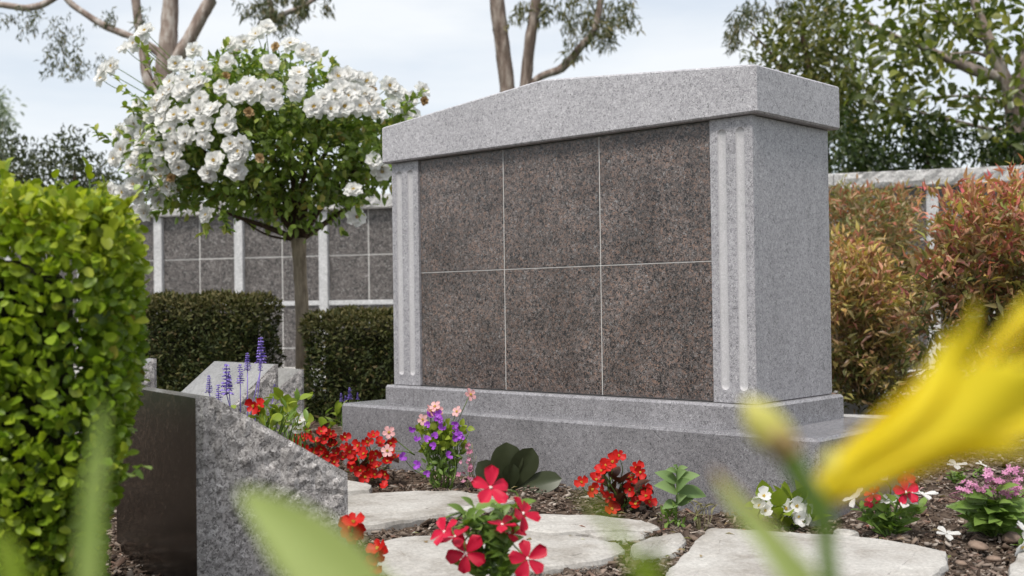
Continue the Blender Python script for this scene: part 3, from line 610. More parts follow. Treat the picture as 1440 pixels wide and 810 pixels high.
# the two dark hedges before the wall
def far_hedge(label, pxl, pxr, d, H, n, lab_w=0.45):
    a = at(pxl, 440, d)[:2]; k = (fw + rt * (pxr - 720) / F)[:2]; s_, t_ = np.linalg.solve(np.array([k, wd]).T, a - CAM[:2])
    L_ = abs(t_); ex = -wd
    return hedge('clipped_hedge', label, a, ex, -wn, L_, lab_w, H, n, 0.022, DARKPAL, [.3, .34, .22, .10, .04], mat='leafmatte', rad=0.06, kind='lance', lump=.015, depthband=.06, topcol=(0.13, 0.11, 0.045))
far_hedge('long dark clipped hedge left of the rose trunk', 176, 352, 4.75, 0.495, 20000, .25)
far_hedge('dark clipped hedge between rose trunk and columbarium', 424, 640, 4.6, 0.425, 18000, .3)

# ------------------------------------------------------------------ generic crown sampler
def blobs(bl, n, d, dspread, edge=0.75):
    """points in a union of ellipsoids given in pixels at depth d; more towards the shell"""
    w_ = np.array([b[2] * b[3] * (b[4] if len(b) > 4 else 1) for b in bl], float); i = rng.choice(len(bl), n, p=w_ / w_.sum()); v = norm(rng.normal(0, 1, (n, 3))); r = rng.random(n) ** (1 / 3.0 if edge == 0 else 0.33 * (1 - edge) + 0.12)
    B_ = np.array([b[:4] for b in bl], float)[i]; px = B_[:, 0] + v[:, 0] * r * B_[:, 2]; py = B_[:, 1] + v[:, 1] * r * B_[:, 3]; dd_ = d + v[:, 2] * r * dspread
    P = CAM + dd_[:, None] * (fw + np.outer((px - 720) / F, rt) - np.outer((py - 405) / F, up))
    outw = np.outer(v[:, 0], rt) - np.outer(v[:, 1], up) + np.outer(v[:, 2], fw); return P, outw
def crown(root, name, P, D, Nn, L, W, cols, mat='leaf', kind='lance'):
    V, T, C_ = leaves(P - np.array(root.location), D, Nn, L, W, cols, kind); o = ob(name, trimesh(name, V, T, C_, mat), root); tag(o, kind='stuff'); return o
def ground_below(px, py, d): p = at(px, py, d); return np.array([p[0], p[1], 0.0])

# ------------------------------------------------------------------ standard rose
DR = 5.15
rb = ground_below(424, 440, DR); rose = empty('rose_tree', rb, 'standard rose tree covered in white blooms, on a bare trunk behind the hedges', 'rose tree')
fork = at(420, 335, DR)
tube_ob('trunk', [rb - (0, 0, .03), at(426, 470, DR), at(423, 400, DR), at(421, 360, DR), fork], [.036, .031, .029, .030, .036], 'bark', rose, 12, 6, .05)
limbs = [[(420, 335), (390, 300), (350, 262), (300, 225), (262, 190)], [(420, 335), (400, 280), (380, 215), (360, 150), (345, 95)], [(422, 333), (425, 270), (440, 200), (455, 130)], [(424, 333), (455, 290), (500, 240), (545, 190)],
         [(419, 338), (370, 318), (330, 305), (308, 292)], [(420, 335), (405, 290), (330, 210), (240, 150), (200, 90)], [(424, 335), (470, 305), (520, 270), (530, 240)], [(420, 335), (385, 290), (300, 270), (235, 250)], [(421, 335), (412, 260), (405, 150), (400, 75)], [(423, 335), (440, 250), (495, 160), (540, 140)]]
for i, l in enumerate(limbs):
    off = random.uniform(-.35, .35); m_ = len(l) - 1
    tube_ob('limb', [at(x + random.uniform(-3, 3), y, DR + off * k / m_) for k, (x, y) in enumerate(l)], [.02 if i < 4 else .014, .012, .007, .003], 'twig', rose, 7, 5, .06)
ROSEBL = [(390, 220, 135, 90), (300, 210, 100, 78), (480, 205, 95, 70), (385, 140, 105, 62), (265, 175, 70, 60), (535, 195, 50, 58), (235, 245, 55, 48), (425, 285, 70, 42), (330, 262, 70, 34), (280, 280, 30, 26), (505, 265, 30, 26), (350, 100, 50, 40), (460, 150, 60, 45), (215, 205, 45, 40), (310, 130, 50, 45)]
n = 3900; P, O = blobs(ROSEBL, n, DR, 0.5, 0.55)
# clump thinning: keep leaves near random clump centres so gaps of sky stay
cc, _ = blobs(ROSEBL, 260, DR, 0.48, 0.6); dist = np.min(np.linalg.norm(P[:, None] - cc[None], axis=2), 1); kp = dist < 0.085 + 0.05 * rng.random(n); P, O = P[kp], O[kp]; n = len(P)
rep = 3; P = np.repeat(P, rep, 0) + rng.normal(0, .026, (n * rep, 3)); O = np.repeat(O, rep, 0); n *= rep
pyv = 405 - F * ((P - CAM) @ up) / ((P - CAM) @ fw)
cols = mixcol(n, [(0.085, 0.14, 0.022), (0.155, 0.23, 0.038), (0.22, 0.30, 0.055), (0.32, 0.35, 0.08), (0.34, 0.27, 0.07)], [.2, .36, .29, .11, .04])
crown(rose, 'crown', P, norm(O * .6 + rng.normal(0, .6, (n, 3)) + np.array([0, 0, -.25])), norm(O * .4 + np.array([0, 0, .8]) + rng.normal(0, .5, (n, 3))), rng.uniform(.028, .054, n), rng.uniform(.018, .032, n), cols, 'leaf', 'full')
def rose_mesh(open_=1.0, seed=0):
    random.seed(seed); ps = []
    for cnt, tilt, L_, W_2, cup in ((7, 4, .043, .044, .35), (7, 22, .040, .040, .45), (6, 40, .032, .034, .5), (5, 58, .024, .027, .5), (4, 72, .017, .02, .4)):
        for k in range(cnt): ps.append((*petal(L_ * random.uniform(.9, 1.1), W_2, tilt / max(open_, .5) + random.uniform(-9, 9), random.uniform(-25, 20), cup * random.uniform(.6, 1.2), 4, 4, 'petal', 6.283 * k / cnt + random.uniform(-.2, .2) + tilt, ruf=.05, base=.003), 0))
    V, Fc, _ = join(ps); return V, Fc
RM = [mk('rose_bloom', *rose_mesh(1.0, s), 'white_petal', True) for s in (1, 2, 3)] + [mk('rose_bloom', *rose_mesh(.7, 4), 'white_petal', True)]
RS = mk('spent_bloom', *rose_mesh(.6, 5), 'spent_petal', True); ST = mk('stamens', *sphere_bits(14, .0022, .007, .012), 'stamen')
random.seed(21)
BL = [(x / 3, y / 3) for x, y in ((595, 150), (600, 185), (530, 205), (440, 300), (475, 280), (430, 335), (970, 190), (1030, 180), (1085, 150), (1125, 120), (1225, 190), (1280, 215), (1320, 235), (960, 265), (1140, 270), (820, 215), (745, 270), (790, 290), (775, 345), (725, 350), (830, 360), (770, 390), (720, 385), (800, 372), (850, 355), (1000, 400), (1050, 360), (1065, 395), (1098, 372), (1155, 370), (1150, 425), (1260, 315), (1255, 355), (1245, 390), (845, 420), (840, 465), (900, 465), (965, 480), (670, 430), (705, 460), (640, 490), (740, 490), (790, 480), (570, 520), (605, 505), (690, 510), (645, 575), (720, 550), (610, 610), (745, 600), (560, 590), (590, 650), (515, 630), (485, 670), (935, 370), (975, 610), (1025, 605), (1005, 660), (995, 720), (880, 735), (905, 680), (650, 700), (685, 745), (712, 785), (565, 780), (460, 800), (1330, 455), (600, 560), (1420, 320), (1430, 370), (1010, 640), (700, 400), (660, 460), (560, 545))]
BL += [(320 + x / 3, y / 3) for x, y in ((365, 455), (470, 330), (505, 320), (545, 330), (590, 345), (480, 375), (530, 385), (580, 400), (510, 410), (450, 390), (605, 425), (630, 480), (680, 365), (705, 388), (740, 410), (770, 420), (695, 455), (750, 480), (778, 490), (820, 380), (490, 450), (615, 680), (650, 720))]
BL += [(x / 3.4286, 230 + y / 3.4286) for x, y in ((760, 25), (760, 70), (815, 110), (640, 105), (660, 160), (740, 150), (530, 130), (1000, 250), (1005, 45), (1140, 40), (770, 185), (600, 140))] + [(501, 305), (497, 268), (205, 45), (190, 62)]
def scatter(n, x0, x1, y0, y1, md):
    o = []; t = 0
    while len(o) < n and t < 3000:
        t += 1; x, y = random.uniform(x0, x1), random.uniform(y0, y1)
        if ((x - (x0 + x1) / 2) / (x1 - x0) * 2) ** 2 + ((y - (y0 + y1) / 2) / (y1 - y0) * 2) ** 2 < 1 and all(math.hypot(x - a, y - b) > md for a, b in BL + o): o.append((x, y))
    return o
BL += scatter(9, 165, 265, 130, 300, 17); BL += scatter(4, 215, 330, 95, 200, 17); BL += scatter(3, 440, 540, 95, 160, 16)
SP = [(388, 66), (350, 158), (318, 108), (513, 148), (596, 142), (366, 222), (241, 250), (524, 127)]
def rose_depth(x, y):
    q = ((x - 385) / 200) ** 2 + ((y - 195) / 150) ** 2; return DR - 0.5 * math.sqrt(max(0, 1 - q)) + (0.0 if q < 1 else random.uniform(-.22, .0))
def add_bloom(x, y, me, s, st=True):
    d = rose_depth(x, y) - .10; p = at(x, y, d); v = np.array([(x - 385) / 200, -(y - 195) / 150]); outw = rt * v[0] * .7 + up * (v[1] * .5 + .25) - fw * 1.3 + rng.normal(0, .33, 3)
    o = ob('rose_bloom' if st else 'spent_bloom', me, rose, mw=mtx(local(rose, p), outw, s=s))
    if st: ob('stamens', ST, o)
    q = p + norm(at(395, 235, DR) - p) * .2; tube_ob('bloom_stem', [p - norm(outw) * .002, p - norm(outw) * .03 + norm(q - p) * .03, q], [.0016, .0018, .002], 'stem_green', rose, 5, 3)
for i, (x, y) in enumerate(BL): add_bloom(x, y, RM[random.choice((0, 0, 1, 1, 2, 2, 3))], random.uniform(.84, 1.06))
for x, y in SP: add_bloom(x, y, RS, .5, False)
for a_, b2_ in (((232, 175), (165, 112)), ((225, 180), (178, 150)), ((230, 130), (196, 62)), ((180, 215), (132, 182)), ((300, 110), (318, 62)), ((455, 130), (468, 88)), ((545, 160), (592, 132)), ((545, 180), (575, 155)), ((305, 292), (285, 330)), ((312, 290), (318, 325)), ((500, 265), (505, 300)), ((250, 290), (215, 300))):
    dq = rose_depth(*a_); sprig(rose, at(*a_, dq), at(*b2_, dq - .03), 16, .042, [(0.12, 0.2, 0.03), (0.2, 0.28, 0.04), (0.3, 0.32, 0.06)], 'leaf', 'full')
tube_ob('dead_twig', [at(412, 338, DR), at(375, 330, DR - .05), at(345, 312, DR - .1), at(337, 303, DR - .12)], [.006, .005, .003, .002], 'twig', rose, 6)

# ------------------------------------------------------------------ trees behind
def tree(name, label, base_px, d, limbs, mat, n_=10):
    b_ = ground_below(base_px, 300, d); root = empty(name, b_, label, 'tree')
    for i, (nm, pts, w_) in enumerate(limbs):
        P = [at(x, y, d + (dz[0] if dz else 0)) for x, y, *dz in pts]
        if nm == 'trunk': P = [b_ - np.array([0, 0, .1])] + P
        tube_ob(nm, P, [q * d / F / 2 for q in ([w_[0] * 1.25] + list(w_) if nm == 'trunk' else w_)], mat, root, n_, 6, .06)
    return root
def weeping(root, clus, d, per, L=(.09, .16), W=.018, pal=None, wts=None, drop=.8, spread=14, name='crown'):
    pal = pal or [(0.03, 0.045, 0.018), (0.06, 0.075, 0.03), (0.11, 0.12, 0.05), (0.16, 0.13, 0.06)]
    Ps = []
    for (x, y, h_, m_) in clus:                   # a hanging spray: x,y top, h_ length in px
        for k in range(m_):
            x0 = x + rng.normal(0, spread); y0 = y + rng.normal(0, spread * .4); dz = rng.normal(0, .35); t_ = rng.random(per)
            Ps.append(np.array([at(x0 + (rng.normal(0, 4)) + 5 * math.sin(3 * a + k), y0 + a * h_, d + dz) for a in t_]))
    P = np.concatenate(Ps); n = len(P); D = norm(rng.normal(0, .5, (n, 3)) + np.array([0, 0, -drop])); 
    crown(root, name, P, D, rng.normal(0, 1, (n, 3)), rng.uniform(*L, n), W * rng.uniform(.7, 1.3, n), mixcol(n, pal, wts), 'leaf', 'lance')
D1 = 13.0
t1 = tree('eucalyptus_tree', 'pale-barked eucalyptus with forking stems rising behind the white roses', 236, D1,
     [('trunk', [(236, 300), (233, 200), (230, 120), (236, 70), (240, 0), (243, -120), (246, -260)], [30, 30, 30, 27, 22, 20, 14]), ('limb', [(234, 100), (262, 62), (285, 20), (305, -20), (350, -140)], [22, 19, 18, 17, 12]),
      ('limb', [(232, 130), (210, 118), (203, 80), (196, 40), (191, 0), (185, -120)], [16, 16, 14, 12, 12, 8]), ('limb', [(238, 90), (215, 68), (185, 52), (150, 38), (118, 18), (92, -4), (60, -60)], [13, 12, 10, 10, 9, 9, 6]),
      ('limb', [(246, -260), (140, -60), (75, -2), (40, 11), (12, 8), (-40, 2)], [10, 9, 9, 10, 9, 7]), ('limb', [(270, 180), (305, 110), (340, 65), (375, 35), (404, 18), (440, 0), (500, -60)], [14, 10, 9, 8, 7, 6, 4]), ('limb', [(404, 18), (385, 25), (380, 5), (372, -40)], [7, 9, 8, 5])], 'eucbark')
weeping(t1, [(40, 5, 40, 5), (75, 20, 60, 6), (110, 35, 70, 6), (95, 65, 45, 4), (70, 60, 45, 4), (15, 12, 20, 4), (125, 75, 25, 3), (145, 10, 25, 3), (210, 5, 35, 3)], D1, 22, (.05, .095), .017, spread=11)
weeping(t1, [(375, 5, 30, 8), (395, 12, 30, 8), (420, 0, 25, 5), (360, 0, 22, 5), (445, -5, 22, 5), (405, -15, 20, 6)], D1, 24, (.07, .13), .02, spread=10, name='foliage')
D2 = 15.0
t2 = tree('eucalyptus_tree', 'rough-barked eucalyptus stems rising behind the columbarium cap', 720, D2,
     [('trunk', [(716, 400), (716, 200), (713, 122), (706, 60), (699, 0), (690, -120), (680, -250)], [30, 26, 22, 22, 22, 18, 12]), ('limb', [(716, 260), (735, 160), (740, 115), (745, 60), (754, 0), (768, -130)], [18, 18, 17, 16, 15, 10]),
      ('limb', [(738, 128), (760, 108), (790, 96), (815, 68), (836, 40), (850, -20), (870, -90)], [9, 10, 12, 11, 9, 8, 6])], 'palebark')
weeping(t2, [(800, -10, 55, 6), (830, -5, 60, 7), (855, 0, 55, 8), (880, 0, 40, 7), (815, 20, 40, 5), (845, 25, 40, 5), (780, 0, 25, 4), (765, 5, 25, 3), (720, 5, 30, 2), (735, 0, 20, 2), (810, 55, 30, 3)], D2, 22, (.09, .16), .022, spread=10, pal=[(0.04, 0.055, 0.02), (0.09, 0.10, 0.035), (0.15, 0.15, 0.055), (0.18, 0.15, 0.07)])

D3_ = 9.5
t3 = tree('broadleaf_tree', 'large broad-leaved tree with open canopy above the right-hand wall', 1430, D3_,
     [('trunk', [(1432, 330), (1430, 240), (1426, 180), (1420, 130), (1404, 90), (1384, 40), (1370, 0), (1350, -80)], [26, 24, 22, 20, 17, 14, 12, 8]), ('limb', [(1428, 200), (1438, 120), (1455, 40), (1470, -40)], [26, 26, 22, 16]), ('limb', [(1405, 108), (1375, 100), (1345, 88), (1310, 72), (1270, 55), (1215, 30)], [15, 17, 15, 10, 6, 3]),
      ('limb', [(1424, 182), (1395, 182), (1350, 172), (1300, 160), (1250, 146), (1215, 140)], [6, 5, 5, 4, 3, 2]), ('limb', [(1393, 62), (1360, 42), (1330, 25), (1300, 5)], [7, 5, 4, 3]), ('limb', [(1400, 85), (1370, 74), (1330, 76), (1300, 70)], [5, 4, 3, 2]), ('limb', [(1426, 160), (1395, 140), (1340, 135), (1280, 140)], [6, 4, 3, 2])], 'eucbark')
BL3 = [(1290, 40, 80, 55), (1350, 50, 80, 60), (1400, 40, 60, 60), (1250, 60, 55, 50), (1240, 110, 45, 40), (1300, 120, 70, 35), (1370, 150, 60, 40), (1415, 190, 40, 55), (1290, 160, 60, 25), (1430, 100, 40, 60), (1200, 60, 40, 50), (1330, 0, 110, 40), (1255, 155, 40, 30)]
def broad(root, bl, n, d, ds, L, pal, wts, rep=5, nc=140, rad=.18, name='crown', drop=.35, jit=.06, kind='full', wr=.5):
    P, O = blobs(bl, n, d, ds, .4); cc, _ = blobs(bl, nc, d, ds, .4); dist = np.min(np.linalg.norm(P[:, None] - cc[None], axis=2), 1); k = dist < rad; P, O = P[k], O[k]
    P = np.repeat(P, rep, 0) + rng.normal(0, jit, (len(P) * rep, 3)); O = np.repeat(O, rep, 0); n = len(P)
    Ls = rng.uniform(L[0], L[1], n); return crown(root, name, P, norm(O * .4 + rng.normal(0, .6, (n, 3)) + np.array([0, 0, -drop])), rng.normal(0, .7, (n, 3)) + np.array([0, 0, .8]), Ls, Ls * wr * rng.uniform(.8, 1.2, n), mixcol(n, pal, wts), 'leafgloss', kind)
GP = [(0.07, 0.095, 0.02), (0.13, 0.155, 0.03), (0.20, 0.215, 0.045), (0.30, 0.285, 0.06), (0.20, 0.22, 0.15)]
broad(t3, BL3, 500, D3_, .8, (.08, .135), GP, [.25, .33, .22, .1, .1], 4, 120, .17, jit=.08)
D4 = 10.5
t4 = tree('evergreen_tree', 'dense dark evergreen tree between columbarium cap and broad-leaved tree', 1160, D4, [('trunk', [(1165, 300), (1160, 220), (1150, 150), (1135, 80), (1120, 20)], [16, 14, 11, 8, 4]), ('limb', [(1160, 200), (1190, 150), (1200, 100)], [9, 7, 3]), ('limb', [(1150, 150), (1110, 110), (1080, 70), (1055, 45)], [8, 6, 4, 2])], 'twig')
BL4 = [(1110, 90, 60, 50), (1150, 50, 60, 55), (1180, 100, 55, 60), (1190, 180, 40, 60), (1160, 130, 60, 50), (1085, 60, 35, 30), (1215, 160, 40, 45), (1165, 20, 40, 35)]
broad(t4, BL4, 820, D4, .8, (.06, .10), [(0.055, 0.07, 0.018), (0.105, 0.115, 0.028), (0.165, 0.165, 0.04), (0.23, 0.19, 0.055)], [.32, .38, .22, .08], 4, 170, .17, jit=.06, wr=.42)
weeping(t4, [(1030, 15, 50, 4), (1040, 5, 40, 4), (1022, 40, 28, 2), (1060, 0, 30, 4), (1130, -5, 35, 6), (1170, -5, 35, 6), (1100, -5, 30, 5)], D4 + 1, 20, (.08, .14), .016, spread=8, name='foliage')
D5 = 9.3
for lab, bx, bl in (('dark rounded shrub above the right wall coping, beside the columbarium', 1215, [(1200, 215, 35, 35), (1240, 225, 45, 25), (1195, 180, 30, 40)]), ('dark bushy shrub above the middle of the right wall coping', 1305, [(1290, 215, 60, 28), (1330, 205, 45, 30), (1310, 180, 40, 20)]), ('dark shrub above the far right wall coping under the tree', 1425, [(1410, 225, 40, 18), (1430, 205, 35, 35), (1395, 215, 20, 20)])):
    s = empty('wall_shrub', ground_below(bx, 300, D5), lab, 'shrub', 'shrubs above the right wall'); pb = np.array(s.location); tube_ob('stem', [pb - (0, 0, .05), at(bx, 300, D5), at(bx, bl[0][1], D5)], [.05, .04, .015], 'twig', s)
    broad(s, bl + [(bx, 265, 60, 40)], 400, D5, .45, (.05, .085), [(0.022, 0.038, 0.012), (0.042, 0.065, 0.018), (0.07, 0.10, 0.028), (0.11, 0.125, 0.04)], [.35, .38, .2, .07], 4, 120, .16, jit=.05, name='foliage', wr=.4)
D6 = 9.5
for lab, bx, bl in (('olive green shrub behind the near hedge, at the left edge', 30, [(15, 245, 40, 50), (45, 250, 45, 38), (5, 210, 16, 25)]), ('olive green shrub between near hedge and white roses', 105, [(95, 240, 38, 45), (130, 255, 40, 35), (100, 205, 18, 25), (160, 262, 40, 25)])):
    s = empty('olive_shrub', ground_below(bx, 300, D6), lab, 'shrub', 'olive shrubs behind the wall'); pb = np.array(s.location); tube_ob('stem', [pb - (0, 0, .05), at(bx, 300, D6), at(bx, bl[0][1], D6)], [.05, .04, .012], 'twig', s)
    broad(s, bl + [(bx, 300, 60, 40)], 600, D6, .45, (.035, .065), [(0.03, 0.038, 0.018), (0.055, 0.065, 0.028), (0.09, 0.10, 0.045)], [.4, .4, .2], 4, 110, .15, jit=.05, name='foliage', wr=.38, drop=-.4)
# far tree at the left edge, haze put into its pale leaf colours
s = empty('distant_tree', ground_below(-8, 300, 60), 'pale distant tree crown just entering at the left edge above the shrubs', 'tree'); pb = np.array(s.location)
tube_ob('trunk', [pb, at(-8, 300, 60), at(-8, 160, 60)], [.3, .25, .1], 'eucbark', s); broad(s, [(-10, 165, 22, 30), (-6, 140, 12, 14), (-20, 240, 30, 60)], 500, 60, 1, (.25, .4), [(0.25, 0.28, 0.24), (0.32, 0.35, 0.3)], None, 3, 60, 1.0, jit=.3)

# ------------------------------------------------------------------ nandina shrubs at right
NAN_R = [(0.60, 0.16, 0.15), (0.66, 0.30, 0.22), (0.56, 0.42, 0.12), (0.30, 0.34, 0.09), (0.52, 0.09, 0.14)]
def nandina(label, bx, by, d, bl, n, pal_top, pal_low, ytop, ybot, ds=.4, rep=7, wtop=None, L=(.03, .06)):
    b_ = ground_below(bx, by, d); root = empty('nandina_shrub', b_, label, 'shrub', 'nandina shrubs'); root.location.z = 0
    P, O = blobs(bl, n, d, ds, .55); cc, _ = blobs(bl, int(n * .2), d, ds, .6); dist = np.min(np.linalg.norm(P[:, None] - cc[None], axis=2), 1); k = dist < .07; P, O = P[k], O[k]; n = len(P)
    spd = norm(O * .8 + rng.normal(0, .4, (n, 3)) + np.array([0, 0, .55]))     # twig direction
    tcol = rng.random(n)
    P = np.repeat(P, rep, 0); sp_ = np.repeat(spd, rep, 0); O = np.repeat(O, rep, 0); tc_ = np.repeat(tcol, rep); m_ = n * rep
    P = P + sp_ * (rng.random((m_, 1)) * .09) + rng.normal(0, .008, (m_, 3)); keep = P[:, 2] > .03; P, sp_, O, tc_ = P[keep], sp_[keep], O[keep], tc_[keep]; m_ = len(P)
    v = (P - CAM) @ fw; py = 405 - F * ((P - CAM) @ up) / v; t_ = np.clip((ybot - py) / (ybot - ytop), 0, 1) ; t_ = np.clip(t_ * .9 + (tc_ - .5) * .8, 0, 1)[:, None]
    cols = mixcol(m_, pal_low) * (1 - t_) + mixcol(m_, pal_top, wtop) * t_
    Ls = rng.uniform(L[0], L[1], m_); crown(root, 'foliage', P, norm(sp_ * .8 + rng.normal(0, .55, (m_, 3))), rng.normal(0, .6, (m_, 3)) + np.array([0, 0, .8]), Ls, Ls * .29, cols, 'leaf', 'lance')
    for k in range(9):
        x, y, rx, ry = bl[k % len(bl)][:4]; tube_ob('cane', [b_ + np.array([random.uniform(-.12, .12), random.uniform(-.12, .12), -.02]), at(bx + (x - bx) * .6 + random.uniform(-15, 15), (y + by) / 2, d), at(x + random.uniform(-rx, rx) * .6, y - ry * random.uniform(0, .8), d + random.uniform(-.2, .2))], [.006, .005, .002], 'twig', root, 6)
    return root
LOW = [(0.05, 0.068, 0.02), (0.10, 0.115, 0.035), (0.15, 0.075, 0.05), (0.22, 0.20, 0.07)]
YEL = [(0.60, 0.38, 0.16), (0.54, 0.42, 0.11), (0.58, 0.28, 0.19), (0.30, 0.29, 0.09), (0.50, 0.17, 0.14)]
OLI = [(0.27, 0.25, 0.09), (0.40, 0.22, 0.11), (0.17, 0.19, 0.07), (0.48, 0.15, 0.11), (0.36, 0.28, 0.17)]
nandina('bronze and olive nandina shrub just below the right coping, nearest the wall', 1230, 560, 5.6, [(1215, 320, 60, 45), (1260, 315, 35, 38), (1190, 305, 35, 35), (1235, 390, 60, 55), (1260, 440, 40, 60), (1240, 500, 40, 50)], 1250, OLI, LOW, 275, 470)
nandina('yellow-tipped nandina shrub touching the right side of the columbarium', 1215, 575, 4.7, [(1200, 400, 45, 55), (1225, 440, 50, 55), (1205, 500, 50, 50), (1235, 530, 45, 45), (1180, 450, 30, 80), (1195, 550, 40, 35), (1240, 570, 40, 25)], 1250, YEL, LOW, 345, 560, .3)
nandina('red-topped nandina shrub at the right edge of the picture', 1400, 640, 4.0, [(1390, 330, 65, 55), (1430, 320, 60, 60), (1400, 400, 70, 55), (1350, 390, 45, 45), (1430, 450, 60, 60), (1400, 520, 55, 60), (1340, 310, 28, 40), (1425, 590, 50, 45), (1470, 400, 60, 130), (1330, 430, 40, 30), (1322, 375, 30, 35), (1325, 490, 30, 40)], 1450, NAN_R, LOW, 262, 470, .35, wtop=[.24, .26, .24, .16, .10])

# ------------------------------------------------------------------ flowers
random.seed(5)
def flower_mesh(name, specs, mat, seed=0):
    random.seed(seed); ps = [(*petal(**s), 0) for s in specs]; V, Fc, _ = join(ps); return mk(name, V, Fc, mat, True)
BEG = [flower_mesh('flower', [dict(L=.016, W=.021, tilt=t, cup=.35, curl=15, az=a, ruf=.05) for a, t in ((0, 15), (math.pi, 18))] + [dict(L=.013, W=.012, tilt=25, cup=.3, curl=10, az=a) for a in (math.pi / 2, -math.pi / 2)], 'red_petal', s) for s in (1, 2)]
BEGW = flower_mesh('flower', [dict(L=.017, W=.023, tilt=t, cup=.4, curl=25, az=a, ruf=.06) for a, t in ((0, 20), (math.pi, 30))] + [dict(L=.013, W=.012, tilt=25, cup=.3, curl=10, az=a) for a in (math.pi / 2, -math.pi / 2)], 'white_petal', 3)
EYE = mk('flower_center', *sphere_bits(7, .0012, .0022, .003), 'stamen'); EYEW = mk('flower_center', *sphere_bits(5, .0014, .0014, .001), 'eye_white'); EYEB = mk('flower_center', *sphere_bits(9, .0016, .003, .003), 'stamen')
def vinca_mesh(mat, s): return flower_mesh('flower', [dict(L=.023 + .003 * ((k * 7 + s) % 3) / 2, W=.021 + .003 * ((k + s) % 3) / 2, tilt=(14, 4, 22, 8, 16)[(k + s) % 5], cup=(.3, .1, .4, .2, .15)[(k * 2 + s) % 5], curl=(-22, -6, -30, 8, -16)[(k + 2 * s) % 5], az=k * 1.2566 + s, ruf=.07, notch=.05, base=.0015) for k in range(5)], mat, s)
VIC = [vinca_mesh('crimson_petal', s) for s in (1, 2)]; VIW = [vinca_mesh('white_petal', s) for s in (3, 4)]
NEM = [flower_mesh('flower', [dict(L=.011, W=.013, tilt=20, cup=.3, az=a, ruf=.06) for a in (.5, 2.64)] + [dict(L=.010, W=.010, tilt=30, cup=.3, az=a) for a in (3.9, 4.71, 5.5)], 'purple_petal', 1)]
PNK = [flower_mesh('flower', [dict(L=.017, W=.016, tilt=12, cup=.2, curl=-8, az=k * 1.2566, ruf=.06) for k in range(5)], 'pink_petal', 2)]
def leafmesh(mat, L=1.0, W=.5, prof='ovate', curl=-30, tilt=20, fold=.25, cup=0, nu=6, nv=4, ruf=0): V, Fc = petal(L, W, tilt, curl, cup, nu, nv, prof, fold=fold, ruf=ruf); return mk('leaf', V, Fc, mat, True)
LV = leafmesh('vinca_leaf', W=.42); LB = leafmesh('bronze_leaf', W=.85, cup=.1, fold=.15); LS = leafmesh('salvia_leaf', W=.5, prof='lance', curl=-55, tilt=35); LL = leafmesh('lime_leaf', W=.75, fold=.2); LO = leafmesh('orchid_leaf', W=.42, prof='ovate', curl=-35, tilt=45, fold=.22, nu=10, nv=6)
LG = leafmesh('vinca_leaf', W=.38, prof='lance', curl=-35, tilt=25); LD = leafmesh('dry_leaf', W=.2, prof='lance', curl=-120, tilt=50)
UP = np.array([0, 0, 1.0])
def plant(name, label, cat, px, py, z=0.0, d=None, group=None):
    p = on_z(px, py, z) if d is None else ground_below(px, py, d); e = empty(name, (p[0], p[1], hnoise(p[0], p[1]) - .004), label, cat, group); e['_d'] = depth(p); return e
def stem(root, a, b_, r=.0015, mat='stem_green', bow=.012, n=5):
    a, b_ = np.array(a, float), np.array(b_, float); m_ = (a + b_) / 2 + rng.normal(0, bow, 3) * (1, 1, .2); return tube_ob('stem', [a, m_, b_], [r * 1.3, r, r * .8], mat, root, n, 3)
def leaf_ob(root, lm, p, dirn, L_, upv=None):
    d = Vector(dirn).normalized(); u = Vector(upv) if upv is not None else Vector((random.uniform(-.4, .4), random.uniform(-.4, .4), 1)); y = u.cross(d); y.normalize(); z = d.cross(y)
    mw = Matrix([[d[r] * L_, y[r] * L_, z[r] * L_, local(root, p)[r]] for r in range(3)] + [[0, 0, 0, 1]]); return ob('leaf', lm, root, mw=mw)
def flower_ob(root, me, eye, px, py, d, face, s=1.0, stem_from=None, sr=.0011, mat='stem_green', name='flower'):
    p = at(px, py, d); o = ob(name, me, root, mw=mtx(local(root, p), face, s=s))
    if eye: ob('flower_center', eye, o)
    if stem_from is not None: stem(root, stem_from, p - norm(np.array(face)) * .001, sr, mat)
    return o
TOC = -fw                                         # towards the camera
def face(u=.5, c=.8, j=.35): return UP * u + TOC * c + rng.normal(0, j, 3)
def begonia(label, bx, by, fl, leaf_n, leaf_r, lm, leafL=.035, d=None, eye=EYE, fm=BEG, group='begonias in the bed', s=(1.1, 1.4), leafy=None):
    r = plant('begonia', label, 'begonia', bx, by, d=d, group=group); d0 = r['_d']; b_ = np.array(r.location)
    for i in range(leaf_n):
        x, y, rx, ry = leaf_r; a, q = random.random() * 6.283, math.sqrt(random.random()); p = at(x + rx * q * math.cos(a), y + ry * q * math.sin(a), d0 + random.uniform(-.05, .06)); dr = norm(p - b_) * .4 + rng.normal(0, .5, 3) + UP * .3 + TOC * .2
        leaf_ob(r, lm, p, dr, leafL * random.uniform(.7, 1.15))
        if i % 3 == 0: stem(r, b_, p, .002)
    for x, y in fl: flower_ob(r, random.choice(fm), eye, x, y, d0 - random.uniform(.02, .07), face(.45, .9, .4), random.uniform(*s), b_ + (at(x, y, d0) - b_) * .5)
    return r
def cl(x0, x1, y0, y1, n, minpx=11):
    o = []; t = 0
    while len(o) < n and t < 4000:
        t += 1; x, y = random.uniform(x0, x1), random.uniform(y0, y1); k = ((x - (x0 + x1) / 2) / ((x1 - x0) / 2)) ** 2 + ((y - (y0 + y1) / 2) / ((y1 - y0) / 2)) ** 2
        if k < 1.05 and all((x - a) ** 2 + (y - b) ** 2 > minpx ** 2 for a, b in o): o.append((x, y))
    return o
